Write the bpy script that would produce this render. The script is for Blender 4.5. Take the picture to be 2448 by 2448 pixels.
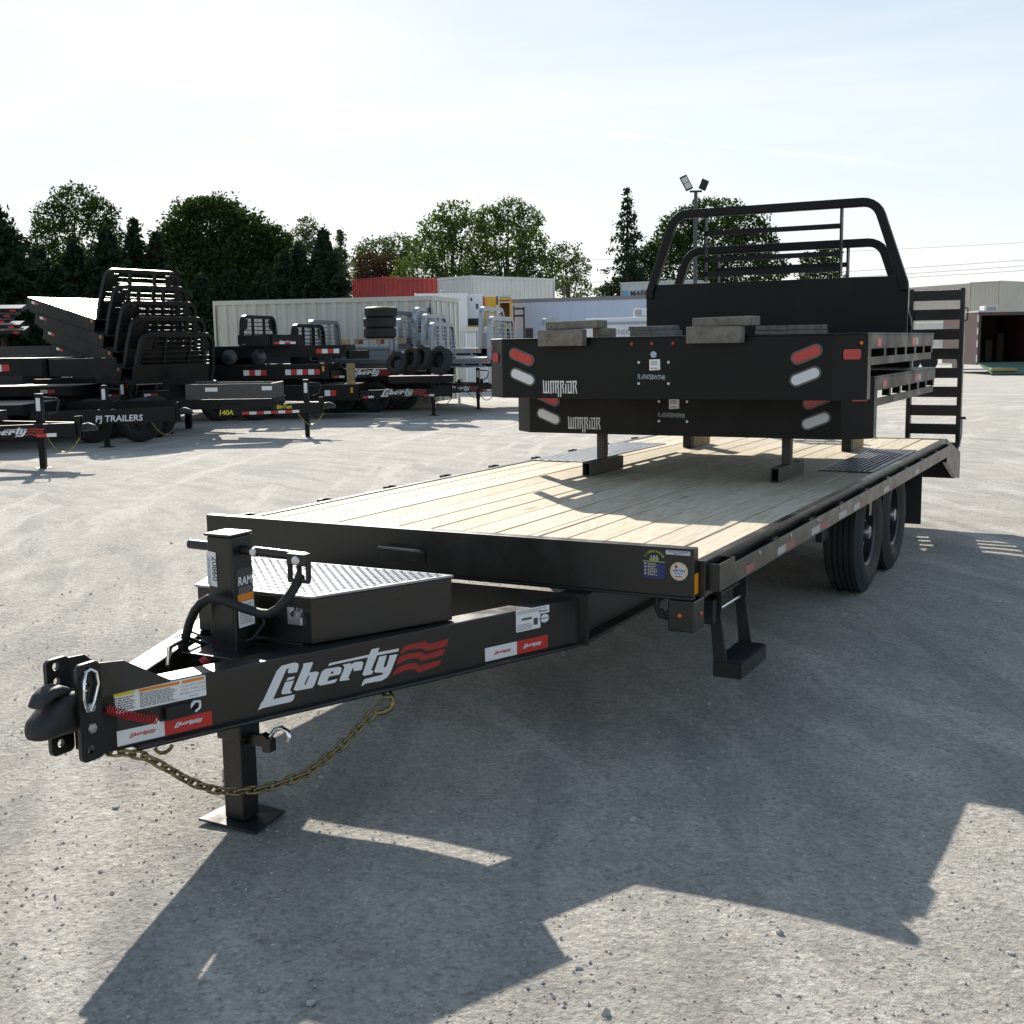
import bpy, bmesh, math, random
import numpy as np
from mathutils import Vector, Matrix
random.seed(7); RNG = np.random.default_rng(11)
for o in list(bpy.data.objects): bpy.data.objects.remove(o)
SC = bpy.context.scene; COL = SC.collection
R = math.radians

# ------------------------------------------------------------------ camera
CAM = np.array([2.722, -4.266, 1.634]); YAW, PITCH, ROLL, FPX = -0.492, -0.14, -0.015, 2846.2
def cam_axes():
    cy, sy, cp, sp = math.cos(YAW), math.sin(YAW), math.cos(PITCH), math.sin(PITCH)
    f = np.array([sy*cp, cy*cp, sp]); r = np.array([cy, -sy, 0.]); u = np.cross(r, f)
    return r*math.cos(ROLL)+u*math.sin(ROLL), -r*math.sin(ROLL)+u*math.cos(ROLL), f
AR, AU, AF = cam_axes()
cd = bpy.data.cameras.new('camera'); cam = bpy.data.objects.new('camera', cd); COL.objects.link(cam)
cd.sensor_width = 36; cd.lens = 36*FPX/2448; cd.clip_end = 3000; cd.clip_start = .05
cam.matrix_world = Matrix(((AR[0], AU[0], -AF[0], CAM[0]), (AR[1], AU[1], -AF[1], CAM[1]), (AR[2], AU[2], -AF[2], CAM[2]), (0, 0, 0, 1)))
SC.camera = cam
def at(px, py, D):          # survey helper: the point seen at a photo pixel (2448 grid) at ground distance D
    d = AF + AR*(px-1224)/FPX - AU*(py-1224)/FPX
    return Vector(CAM + d/math.hypot(d[0], d[1])*D)
RT = Vector((math.cos(YAW), -math.sin(YAW), 0)); FW = Vector((math.sin(YAW), math.cos(YAW), 0)); UP = Vector((0, 0, 1))

# ------------------------------------------------------------------ world, sun, exposure
SUN = Vector((-1.22, 1.30, 1.0)).normalized()
EL = math.asin(SUN.z); AZ = math.atan2(SUN.x, SUN.y)      # AZ clockwise from +Y
w = bpy.data.worlds.new('World'); SC.world = w; w.use_nodes = True
nt = w.node_tree; nt.nodes.clear()
def N(t, k, **kw):
    n = t.nodes.new(k)
    for a, b in kw.items(): setattr(n, a, b)
    return n
sky = N(nt, 'ShaderNodeTexSky', sky_type='NISHITA', sun_disc=False)
sky.sun_elevation = EL; sky.sun_rotation = AZ; sky.air_density = 1.0; sky.dust_density = .3; sky.ozone_density = 2.0; sky.altitude = 200
bg = N(nt, 'ShaderNodeBackground'); bg.inputs[1].default_value = .15
out = N(nt, 'ShaderNodeOutputWorld')
tc = N(nt, 'ShaderNodeTexCoord')
def lk(t, a, b): t.links.new(a, b)
# thin cirrus veil, streaked along one direction
mp = N(nt, 'ShaderNodeMapping'); mp.inputs['Scale'].default_value = (1.0, 2.2, 7.5); mp.inputs['Rotation'].default_value = (.10, .05, .5)
lk(nt, tc.outputs['Generated'], mp.inputs[0])
nz = N(nt, 'ShaderNodeTexNoise'); nz.inputs['Scale'].default_value = 1.5; nz.inputs['Detail'].default_value = 6; nz.inputs['Roughness'].default_value = .55; nz.inputs['Distortion'].default_value = .5
lk(nt, mp.outputs[0], nz.inputs['Vector'])
rp = N(nt, 'ShaderNodeValToRGB'); rp.color_ramp.elements[0].position = .30; rp.color_ramp.elements[1].position = .66
rp.color_ramp.elements[0].color = (.03, .03, .03, 1); rp.color_ramp.elements[1].color = (.85, .85, .85, 1)
lk(nt, nz.outputs[0], rp.inputs[0])
# vapour trail: a thin broken band on a great circle
P1 = (at(340, 200, 100)-Vector(CAM)).normalized(); P2 = (at(2010, 378, 100)-Vector(CAM)).normalized(); PN = P1.cross(P2).normalized()
nrm = N(nt, 'ShaderNodeVectorMath', operation='NORMALIZE'); lk(nt, tc.outputs['Generated'], nrm.inputs[0])
dt = N(nt, 'ShaderNodeVectorMath', operation='DOT_PRODUCT'); lk(nt, nrm.outputs[0], dt.inputs[0]); dt.inputs[1].default_value = PN
n2 = N(nt, 'ShaderNodeTexNoise'); n2.inputs['Scale'].default_value = 60; n2.inputs['Detail'].default_value = 3; lk(nt, nrm.outputs[0], n2.inputs['Vector'])
n3 = N(nt, 'ShaderNodeTexNoise'); n3.inputs['Scale'].default_value = 14; lk(nt, nrm.outputs[0], n3.inputs['Vector'])
PM = (P1*.42+P2*.58).normalized(); HA = P1.angle(P2)*.56
dm = N(nt, 'ShaderNodeVectorMath', operation='DOT_PRODUCT'); lk(nt, nrm.outputs[0], dm.inputs[0]); dm.inputs[1].default_value = PM
win = N(nt, 'ShaderNodeMapRange'); lk(nt, dm.outputs['Value'], win.inputs[0]); win.inputs[1].default_value = math.cos(HA); win.inputs[2].default_value = math.cos(HA*.55)
ad = N(nt, 'ShaderNodeMath', operation='MULTIPLY_ADD'); lk(nt, n2.outputs[0], ad.inputs[0]); ad.inputs[1].default_value = .005; ad.inputs[2].default_value = -.0025
ad2 = N(nt, 'ShaderNodeMath', operation='ADD'); lk(nt, dt.outputs['Value'], ad2.inputs[0]); lk(nt, ad.outputs[0], ad2.inputs[1])
ab = N(nt, 'ShaderNodeMath', operation='ABSOLUTE'); lk(nt, ad2.outputs[0], ab.inputs[0])
mr = N(nt, 'ShaderNodeMapRange'); lk(nt, ab.outputs[0], mr.inputs[0]); mr.inputs[1].default_value = 0; mr.inputs[2].default_value = .0024; mr.inputs[3].default_value = 1; mr.inputs[4].default_value = 0
mr2 = N(nt, 'ShaderNodeMapRange'); lk(nt, n3.outputs[0], mr2.inputs[0]); mr2.inputs[1].default_value = .35; mr2.inputs[2].default_value = .6; mr2.inputs[3].default_value = .05; mr2.inputs[4].default_value = .32
ct0 = N(nt, 'ShaderNodeMath', operation='MULTIPLY'); lk(nt, mr.outputs[0], ct0.inputs[0]); lk(nt, mr2.outputs[0], ct0.inputs[1])
ct = N(nt, 'ShaderNodeMath', operation='MULTIPLY'); lk(nt, ct0.outputs[0], ct.inputs[0]); lk(nt, win.outputs[0], ct.inputs[1])
mx = rp
veil = N(nt, 'ShaderNodeMix', data_type='RGBA'); lk(nt, mx.outputs[0], veil.inputs['Factor'])
# the veil lifts the local sky towards a neutral white of similar brightness
den = N(nt, 'ShaderNodeVectorMath', operation='MULTIPLY_ADD'); lk(nt, sky.outputs[0], den.inputs[0]); den.inputs[1].default_value = (.173, .173, .173); den.inputs[2].default_value = (.578, .578, .578)
hz_ = N(nt, 'ShaderNodeVectorMath', operation='DIVIDE'); lk(nt, sky.outputs[0], hz_.inputs[0]); lk(nt, den.outputs[0], hz_.inputs[1])
hq = N(nt, 'ShaderNodeHueSaturation'); hq.inputs['Saturation'].default_value = 1.25; lk(nt, hz_.outputs[0], hq.inputs['Color'])
sky = hq      # forward-scattering haze evens the sky out
hs = N(nt, 'ShaderNodeHueSaturation'); hs.inputs['Saturation'].default_value = .35; hs.inputs['Value'].default_value = 1.45; lk(nt, sky.outputs[0], hs.inputs['Color'])
ds = N(nt, 'ShaderNodeVectorMath', operation='DOT_PRODUCT'); lk(nt, nrm.outputs[0], ds.inputs[0]); ds.inputs[1].default_value = SUN
mxs = N(nt, 'ShaderNodeMath', operation='MAXIMUM'); lk(nt, ds.outputs['Value'], mxs.inputs[0]); mxs.inputs[1].default_value = 0
pw = N(nt, 'ShaderNodeMath', operation='POWER'); lk(nt, mxs.outputs[0], pw.inputs[0]); pw.inputs[1].default_value = 7
hv = N(nt, 'ShaderNodeMath', operation='MULTIPLY_ADD'); lk(nt, pw.outputs[0], hv.inputs[0]); hv.inputs[1].default_value = .0; hv.inputs[2].default_value = 1.06; lk(nt, hv.outputs[0], hs.inputs['Value'])
vf = N(nt, 'ShaderNodeMath', operation='MULTIPLY_ADD'); lk(nt, pw.outputs[0], vf.inputs[0]); vf.inputs[1].default_value = .25; lk(nt, mx.outputs[0], vf.inputs[2]); vf.use_clamp = True
lk(nt, vf.outputs[0], veil.inputs['Factor'])
lk(nt, sky.outputs[0], veil.inputs['A']); lk(nt, hs.outputs[0], veil.inputs['B'])
hs2 = N(nt, 'ShaderNodeHueSaturation'); hs2.inputs['Saturation'].default_value = .15; hs2.inputs['Value'].default_value = 1.35; lk(nt, sky.outputs[0], hs2.inputs['Color'])
trail = N(nt, 'ShaderNodeMix', data_type='RGBA'); lk(nt, ct.outputs[0], trail.inputs['Factor']); lk(nt, veil.outputs['Result'], trail.inputs['A']); lk(nt, hs2.outputs[0], trail.inputs['B'])
lk(nt, trail.outputs['Result'], bg.inputs[0]); lk(nt, bg.outputs[0], out.inputs[0])
sd = bpy.data.lights.new('sun', 'SUN'); sd.energy = 5.0; sd.angle = R(.53); sd.color = (1, .93, .83)
so = bpy.data.objects.new('sun', sd); COL.objects.link(so); so.rotation_euler = SUN.to_track_quat('Z', 'Y').to_euler(); so.location = SUN*60
SC.view_settings.view_transform = 'Standard'; SC.view_settings.look = 'None'; SC.view_settings.gamma = 1; SC.view_settings.exposure = .64
SC.render.engine = 'CYCLES'

# ------------------------------------------------------------------ materials
MAT = {}
def mat(name, col=(.5, .5, .5), rough=.5, metal=0., spec=.5, var=0., vscale=8., bump=0., bscale=60., coat=0., dust=0., emit=None, trans=0.):
    if name in MAT: return MAT[name]
    m = bpy.data.materials.new(name); m.use_nodes = True; t = m.node_tree; b = t.nodes['Principled BSDF']
    b.inputs['Base Color'].default_value = (*col, 1); b.inputs['Roughness'].default_value = rough; b.inputs['Metallic'].default_value = metal
    b.inputs['Specular IOR Level'].default_value = spec; b.inputs['Coat Weight'].default_value = coat; b.inputs['Transmission Weight'].default_value = trans
    tcn = N(t, 'ShaderNodeTexCoord')
    if var or dust:
        nn = N(t, 'ShaderNodeTexNoise'); nn.inputs['Scale'].default_value = vscale; nn.inputs['Detail'].default_value = 6; nn.inputs['Roughness'].default_value = .65
        lk(t, tcn.outputs['Object'], nn.inputs['Vector'])
        mixn = N(t, 'ShaderNodeMix', data_type='RGBA')
        if dust:
            cr = N(t, 'ShaderNodeMapRange'); cr.inputs[1].default_value = .45; cr.inputs[2].default_value = .8; cr.inputs[4].default_value = dust; lk(t, nn.outputs[0], cr.inputs[0])
            lk(t, cr.outputs[0], mixn.inputs['Factor']); mixn.inputs['A'].default_value = (*col, 1); mixn.inputs['B'].default_value = (.34, .31, .27, 1)
            rr = N(t, 'ShaderNodeMapRange'); rr.inputs[1].default_value = .3; rr.inputs[2].default_value = .8; rr.inputs[3].default_value = rough*.85; rr.inputs[4].default_value = min(1, rough*1.7); lk(t, nn.outputs[0], rr.inputs[0]); lk(t, rr.outputs[0], b.inputs['Roughness'])
        else:
            cr = N(t, 'ShaderNodeMapRange'); cr.inputs[1].default_value = .3; cr.inputs[2].default_value = .7; lk(t, nn.outputs[0], cr.inputs[0]); lk(t, cr.outputs[0], mixn.inputs['Factor'])
            mixn.inputs['A'].default_value = (*[c*(1-var) for c in col], 1); mixn.inputs['B'].default_value = (*[min(1, c*(1+var)) for c in col], 1)
        lk(t, mixn.outputs['Result'], b.inputs['Base Color'])
    if bump:
        n4 = N(t, 'ShaderNodeTexNoise'); n4.inputs['Scale'].default_value = bscale; n4.inputs['Detail'].default_value = 4; lk(t, tcn.outputs['Object'], n4.inputs['Vector'])
        bp = N(t, 'ShaderNodeBump'); bp.inputs['Strength'].default_value = bump; bp.inputs['Distance'].default_value = .002; lk(t, n4.outputs[0], bp.inputs['Height']); lk(t, bp.outputs[0], b.inputs['Normal'])
    if emit: b.inputs['Emission Color'].default_value = (*col, 1); b.inputs['Emission Strength'].default_value = emit
    MAT[name] = m; return m
BLACK = mat('black_paint', (.006, .0057, .0053), .29, spec=.6, bump=.04, bscale=240, dust=.016, vscale=7)
BLACKB = mat('bed_black_paint', (.0035, .0035, .0038), .36, spec=.24, bump=.35, bscale=5, dust=.016, vscale=4)
BLACKM = mat('black_matte', (.006, .006, .0065), .5, bump=.1, bscale=150, dust=.025, vscale=9)
BLACKY = mat('yard_black_paint', (.004, .004, .0045), .36, spec=.25, dust=.010, vscale=3)
CAST = mat('cast_black', (.013, .013, .014), .55, bump=.3, bscale=180, dust=.12, vscale=14)
RUBBER = mat('rubber', (.016, .016, .016), .7, bump=.2, bscale=120, dust=.07, vscale=6)
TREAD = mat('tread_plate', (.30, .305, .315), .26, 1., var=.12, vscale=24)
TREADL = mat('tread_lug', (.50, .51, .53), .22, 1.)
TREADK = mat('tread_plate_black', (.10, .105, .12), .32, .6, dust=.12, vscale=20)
ZINC = mat('zinc', (.62, .64, .68), .28, 1., var=.12, vscale=40)
CHROME = mat('chrome', (.8, .82, .85), .1, 1.)
YZINC = mat('yellow_zinc', (.235, .19, .095), .42, 1., var=.45, vscale=40)
WHITE = mat('white_vinyl', (.78, .78, .78), .45)
SILVTXT = mat('silver_vinyl', (.70, .71, .73), .4)
REDV = mat('red_vinyl', (.30, .020, .018), .4)
REDT = mat('red_tape', (.50, .024, .02), .4)
REDL = mat('red_lens', (.42, .008, .012), .12, coat=.5)
WHITEL = mat('clear_lens', (.62, .63, .66), .15, coat=.5)
AMBER = mat('amber_lens', (.75, .30, .01), .25)
AMBERL = mat('amber_marker', (.70, .16, .01), .2)
LENSK = mat('lamp_gasket', (.10, .10, .10), .5)
ORANGE = mat('orange_print', (.75, .25, .03), .5)
YELLOW = mat('yellow_print', (.72, .60, .03), .5)
INK = mat('print_ink', (.06, .06, .065), .6)
INKG = mat('grey_print', (.30, .30, .31), .6)
BLUEV = mat('navy_print', (.02, .035, .13), .5)
LIME = mat('lime_print', (.55, .62, .08), .5)
CREAMP = mat('cream_print', (.62, .52, .34), .5)
STEELB = mat('bolt_steel', (.5, .5, .48), .4, .9)
CHALK = mat('paint_marker', (.42, .52, .56), .7)
REDCOIL = mat('red_plastic', (.45, .015, .02), .35)
ALU = mat('aluminium', (.34, .36, .39), .36, .8, var=.1, vscale=12)
OLDWOOD = mat('weathered_wood', (.155, .142, .125), .85, var=.4, vscale=18, bump=.6, bscale=60)
CRIB = mat('crib_timber', (.30, .22, .12), .85, var=.3, vscale=14)

def wood_mat():
    m = bpy.data.materials.new('pine_board'); m.use_nodes = True; t = m.node_tree; b = t.nodes['Principled BSDF']; b.inputs['Roughness'].default_value = .7; b.inputs['Specular IOR Level'].default_value = .15
    tcn = N(t, 'ShaderNodeTexCoord'); oi = N(t, 'ShaderNodeObjectInfo')
    off = N(t, 'ShaderNodeVectorMath', operation='SCALE'); cmb = N(t, 'ShaderNodeCombineXYZ')
    for i in range(3): lk(t, oi.outputs['Random'], cmb.inputs[i])
    lk(t, cmb.outputs[0], off.inputs[0]); off.inputs['Scale'].default_value = 37
    add = N(t, 'ShaderNodeVectorMath', operation='ADD'); lk(t, tcn.outputs['Object'], add.inputs[0]); lk(t, off.outputs[0], add.inputs[1])
    # knots: sparse cells that also bend the grain
    kn_m = N(t, 'ShaderNodeMapping'); kn_m.inputs['Scale'].default_value = (4.5, 1.5, 1); lk(t, add.outputs[0], kn_m.inputs[0])
    vor = N(t, 'ShaderNodeTexVoronoi', feature='F1'); vor.inputs['Scale'].default_value = 1; vor.inputs['Randomness'].default_value = 1; lk(t, kn_m.outputs[0], vor.inputs['Vector'])
    m1 = N(t, 'ShaderNodeMapping'); m1.inputs['Scale'].default_value = (16, .8, 16); lk(t, add.outputs[0], m1.inputs[0])
    nn = N(t, 'ShaderNodeTexNoise'); nn.inputs['Scale'].default_value = 1.0; nn.inputs['Detail'].default_value = 3; nn.inputs['Distortion'].default_value = 1.2; lk(t, m1.outputs[0], nn.inputs['Vector'])
    bend = N(t, 'ShaderNodeMath', operation='MULTIPLY_ADD'); lk(t, vor.outputs['Distance'], bend.inputs[0]); bend.inputs[1].default_value = .55; lk(t, nn.outputs[0], bend.inputs[2])
    wv = N(t, 'ShaderNodeMath', operation='MULTIPLY'); lk(t, bend.outputs[0], wv.inputs[0]); wv.inputs[1].default_value = 34
    sn = N(t, 'ShaderNodeMath', operation='SINE'); lk(t, wv.outputs[0], sn.inputs[0])
    gr = N(t, 'ShaderNodeMapRange'); lk(t, sn.outputs[0], gr.inputs[0]); gr.inputs[1].default_value = .1; gr.inputs[2].default_value = 1
    fine_m = N(t, 'ShaderNodeMapping'); fine_m.inputs['Scale'].default_value = (170, 3, 60); lk(t, add.outputs[0], fine_m.inputs[0])
    fn = N(t, 'ShaderNodeTexNoise'); fn.inputs['Scale'].default_value = 1; fn.inputs['Detail'].default_value = 3; lk(t, fine_m.outputs[0], fn.inputs['Vector'])
    c1 = N(t, 'ShaderNodeMix', data_type='RGBA'); lk(t, gr.outputs[0], c1.inputs['Factor']); c1.inputs['A'].default_value = (.60, .545, .435, 1); c1.inputs['B'].default_value = (.50, .42, .30, 1)
    tint = N(t, 'ShaderNodeMix', data_type='RGBA', blend_type='MULTIPLY'); tint.inputs['Factor'].default_value = 1; lk(t, c1.outputs['Result'], tint.inputs['A'])
    tr = N(t, 'ShaderNodeValToRGB'); tr.color_ramp.elements[0].color = (.80, .77, .72, 1); tr.color_ramp.elements[1].color = (1.06, 1.03, 1.0, 1); lk(t, oi.outputs['Random'], tr.inputs[0]); lk(t, tr.outputs[0], tint.inputs['B'])
    f2 = N(t, 'ShaderNodeMapRange'); lk(t, fn.outputs[0], f2.inputs[0]); f2.inputs[1].default_value = .3; f2.inputs[2].default_value = .75; f2.inputs[3].default_value = 1.04; f2.inputs[4].default_value = .88
    c2 = N(t, 'ShaderNodeMix', data_type='RGBA', blend_type='MULTIPLY'); c2.inputs['Factor'].default_value = 1; lk(t, tint.outputs['Result'], c2.inputs['A']); lk(t, f2.outputs[0], c2.inputs['B'])
    kf = N(t, 'ShaderNodeMapRange'); lk(t, vor.outputs['Distance'], kf.inputs[0]); kf.inputs[1].default_value = .06; kf.inputs[2].default_value = .13; kf.inputs[3].default_value = .8; kf.inputs[4].default_value = 0
    c3 = N(t, 'ShaderNodeMix', data_type='RGBA'); lk(t, kf.outputs[0], c3.inputs['Factor']); lk(t, c2.outputs['Result'], c3.inputs['A']); c3.inputs['B'].default_value = (.27, .16, .075, 1)
    # dirt patches
    dn = N(t, 'ShaderNodeTexNoise'); dn.inputs['Scale'].default_value = 2.2; dn.inputs['Detail'].default_value = 7; dn.inputs['Roughness'].default_value = .7; lk(t, add.outputs[0], dn.inputs['Vector'])
    df = N(t, 'ShaderNodeMapRange'); lk(t, dn.outputs[0], df.inputs[0]); df.inputs[1].default_value = .52; df.inputs[2].default_value = .75; df.inputs[4].default_value = .6
    c4 = N(t, 'ShaderNodeMix', data_type='RGBA'); lk(t, df.outputs[0], c4.inputs['Factor']); lk(t, c3.outputs['Result'], c4.inputs['A']); c4.inputs['B'].default_value = (.47, .44, .38, 1)
    lk(t, c4.outputs['Result'], b.inputs['Base Color'])
    bp = N(t, 'ShaderNodeBump'); bp.inputs['Strength'].default_value = .35; bp.inputs['Distance'].default_value = .002; lk(t, fn.outputs[0], bp.inputs['Height']); lk(t, bp.outputs[0], b.inputs['Normal'])
    return m
PINE = wood_mat()

def ground_mat():
    m = bpy.data.materials.new('crushed_limestone'); m.use_nodes = True; t = m.node_tree; b = t.nodes['Principled BSDF']; b.inputs['Roughness'].default_value = .9; b.inputs['Specular IOR Level'].default_value = .2
    g = N(t, 'ShaderNodeNewGeometry')
    def noise(scale, det=6, rough=.6):
        n = N(t, 'ShaderNodeTexNoise'); n.inputs['Scale'].default_value = scale; n.inputs['Detail'].default_value = det; n.inputs['Roughness'].default_value = rough; lk(t, g.outputs['Position'], n.inputs['Vector']); return n
    def rng(s, a, b_, c=0., d=1.):
        r = N(t, 'ShaderNodeMapRange'); lk(t, s.outputs[0], r.inputs[0]); r.inputs[1].default_value = a; r.inputs[2].default_value = b_; r.inputs[3].default_value = c; r.inputs[4].default_value = d; return r
    def mix(f, a, b_, bt='MIX'):
        x = N(t, 'ShaderNodeMix', data_type='RGBA', blend_type=bt)
        if isinstance(f, float): x.inputs['Factor'].default_value = f
        else: lk(t, f.outputs[0], x.inputs['Factor'])
        for k, v in (('A', a), ('B', b_)):
            if isinstance(v, tuple): x.inputs[k].default_value = (*v, 1)
            else: lk(t, v.outputs['Result'], x.inputs[k])
        return x
    def polar(cx, cy, fr, ft):      # wheel tracks: noise drawn out along circles round a far turning centre
        su = N(t, 'ShaderNodeVectorMath', operation='SUBTRACT'); lk(t, g.outputs['Position'], su.inputs[0]); su.inputs[1].default_value = (cx, cy, 0)
        sx_ = N(t, 'ShaderNodeSeparateXYZ'); lk(t, su.outputs[0], sx_.inputs[0]); ln = N(t, 'ShaderNodeVectorMath', operation='LENGTH'); lk(t, su.outputs[0], ln.inputs[0])
        an = N(t, 'ShaderNodeMath', operation='ARCTAN2'); lk(t, sx_.outputs[1], an.inputs[0]); lk(t, sx_.outputs[0], an.inputs[1])
        a1 = N(t, 'ShaderNodeMath', operation='MULTIPLY'); lk(t, ln.outputs['Value'], a1.inputs[0]); a1.inputs[1].default_value = fr
        a2 = N(t, 'ShaderNodeMath', operation='MULTIPLY'); lk(t, an.outputs[0], a2.inputs[0]); a2.inputs[1].default_value = ft
        cb = N(t, 'ShaderNodeCombineXYZ'); lk(t, a1.outputs[0], cb.inputs[0]); lk(t, a2.outputs[0], cb.inputs[1])
        n = N(t, 'ShaderNodeTexNoise'); n.inputs['Scale'].default_value = 1; n.inputs['Detail'].default_value = 4; n.inputs['Roughness'].default_value = .62; lk(t, cb.outputs[0], n.inputs['Vector']); return n
    tk1 = polar(-13, -7, 2.9, 6); tk2 = polar(16, 20, 2.4, 7); mid = noise(2.6, 6, .68); rel = noise(17, 7, .74); flk = noise(44, 4, .72)
    c = mix(rng(mid, .36, .64), (.45, .422, .375), (.575, .54, .482))
    c = mix(rng(tk1, .49, .60, 0, .75), c, (.375, .362, .338)); c = mix(rng(tk2, .52, .62, 0, .7), c, (.67, .632, .57))
    c = mix(rng(rel, .56, .72, 0, .5), c, (.70, .675, .63)); c = mix(rng(rel, .47, .31, 0, .55), c, (.33, .32, .30)); c = mix(rng(flk, .54, .66, 0, .72), c, (.25, .243, .228))
    v1 = N(t, 'ShaderNodeTexVoronoi'); v1.inputs['Scale'].default_value = 75; lk(t, g.outputs['Position'], v1.inputs['Vector'])
    sp_ = N(t, 'ShaderNodeSeparateColor'); lk(t, v1.outputs['Color'], sp_.inputs[0]); k1 = rng(sp_, 0, 1, .80, 1.16); c = mix(1.0, c, k1, 'MULTIPLY')
    lk(t, c.outputs['Result'], b.inputs['Base Color'])
    h1 = N(t, 'ShaderNodeMath', operation='MULTIPLY_ADD'); lk(t, rel.outputs[0], h1.inputs[0]); h1.inputs[1].default_value = 2.4; lk(t, flk.outputs[0], h1.inputs[2])
    h2 = N(t, 'ShaderNodeMath', operation='MULTIPLY_ADD'); lk(t, tk1.outputs[0], h2.inputs[0]); h2.inputs[1].default_value = 3.0; lk(t, h1.outputs[0], h2.inputs[2])
    bp = N(t, 'ShaderNodeBump'); bp.inputs['Strength'].default_value = 1.0; bp.inputs['Distance'].default_value = .018; lk(t, h2.outputs[0], bp.inputs['Height']); lk(t, bp.outputs[0], b.inputs['Normal'])
    return m
GROUND = ground_mat()
STONE = mat('limestone_chip', (.38, .362, .33), .9, var=.4, vscale=25, bump=.4, bscale=90)

def leaf_mat(name, c, tr=.35):
    m = bpy.data.materials.new(name); m.use_nodes = True; t = m.node_tree; t.nodes.clear()
    o = N(t, 'ShaderNodeOutputMaterial'); d = N(t, 'ShaderNodeBsdfDiffuse'); l = N(t, 'ShaderNodeBsdfTranslucent'); mx_ = N(t, 'ShaderNodeMixShader'); mx_.inputs[0].default_value = tr
    g = N(t, 'ShaderNodeNewGeometry'); cr = N(t, 'ShaderNodeValToRGB'); lk(t, g.outputs['Random Per Island'], cr.inputs[0])
    cr.color_ramp.elements[0].color = (*[x*.6 for x in c], 1); cr.color_ramp.elements[1].color = (*[x*1.4 for x in c], 1)
    lk(t, cr.outputs[0], d.inputs[0])
    l2 = N(t, 'ShaderNodeMix', data_type='RGBA', blend_type='MULTIPLY'); l2.inputs['Factor'].default_value = 1; lk(t, cr.outputs[0], l2.inputs['A']); l2.inputs['B'].default_value = (1.5, 1.5, .6, 1); lk(t, l2.outputs['Result'], l.inputs[0])
    lk(t, d.outputs[0], mx_.inputs[1]); lk(t, l.outputs[0], mx_.inputs[2]); lk(t, mx_.outputs[0], o.inputs[0]); return m
LF_MAPLE = leaf_mat('maple_leaves', (.034, .058, .022), .25); LF_PALE = leaf_mat('ash_leaves', (.066, .10, .04), .33); LF_CON = leaf_mat('spruce_needles', (.024, .040, .026), .12); LF_GREY = leaf_mat('locust_leaves', (.066, .088, .055), .3); LF_RED = leaf_mat('purple_leaves', (.055, .035, .03), .25)
BARK = mat('bark', (.07, .058, .048), .9, var=.3)

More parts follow.
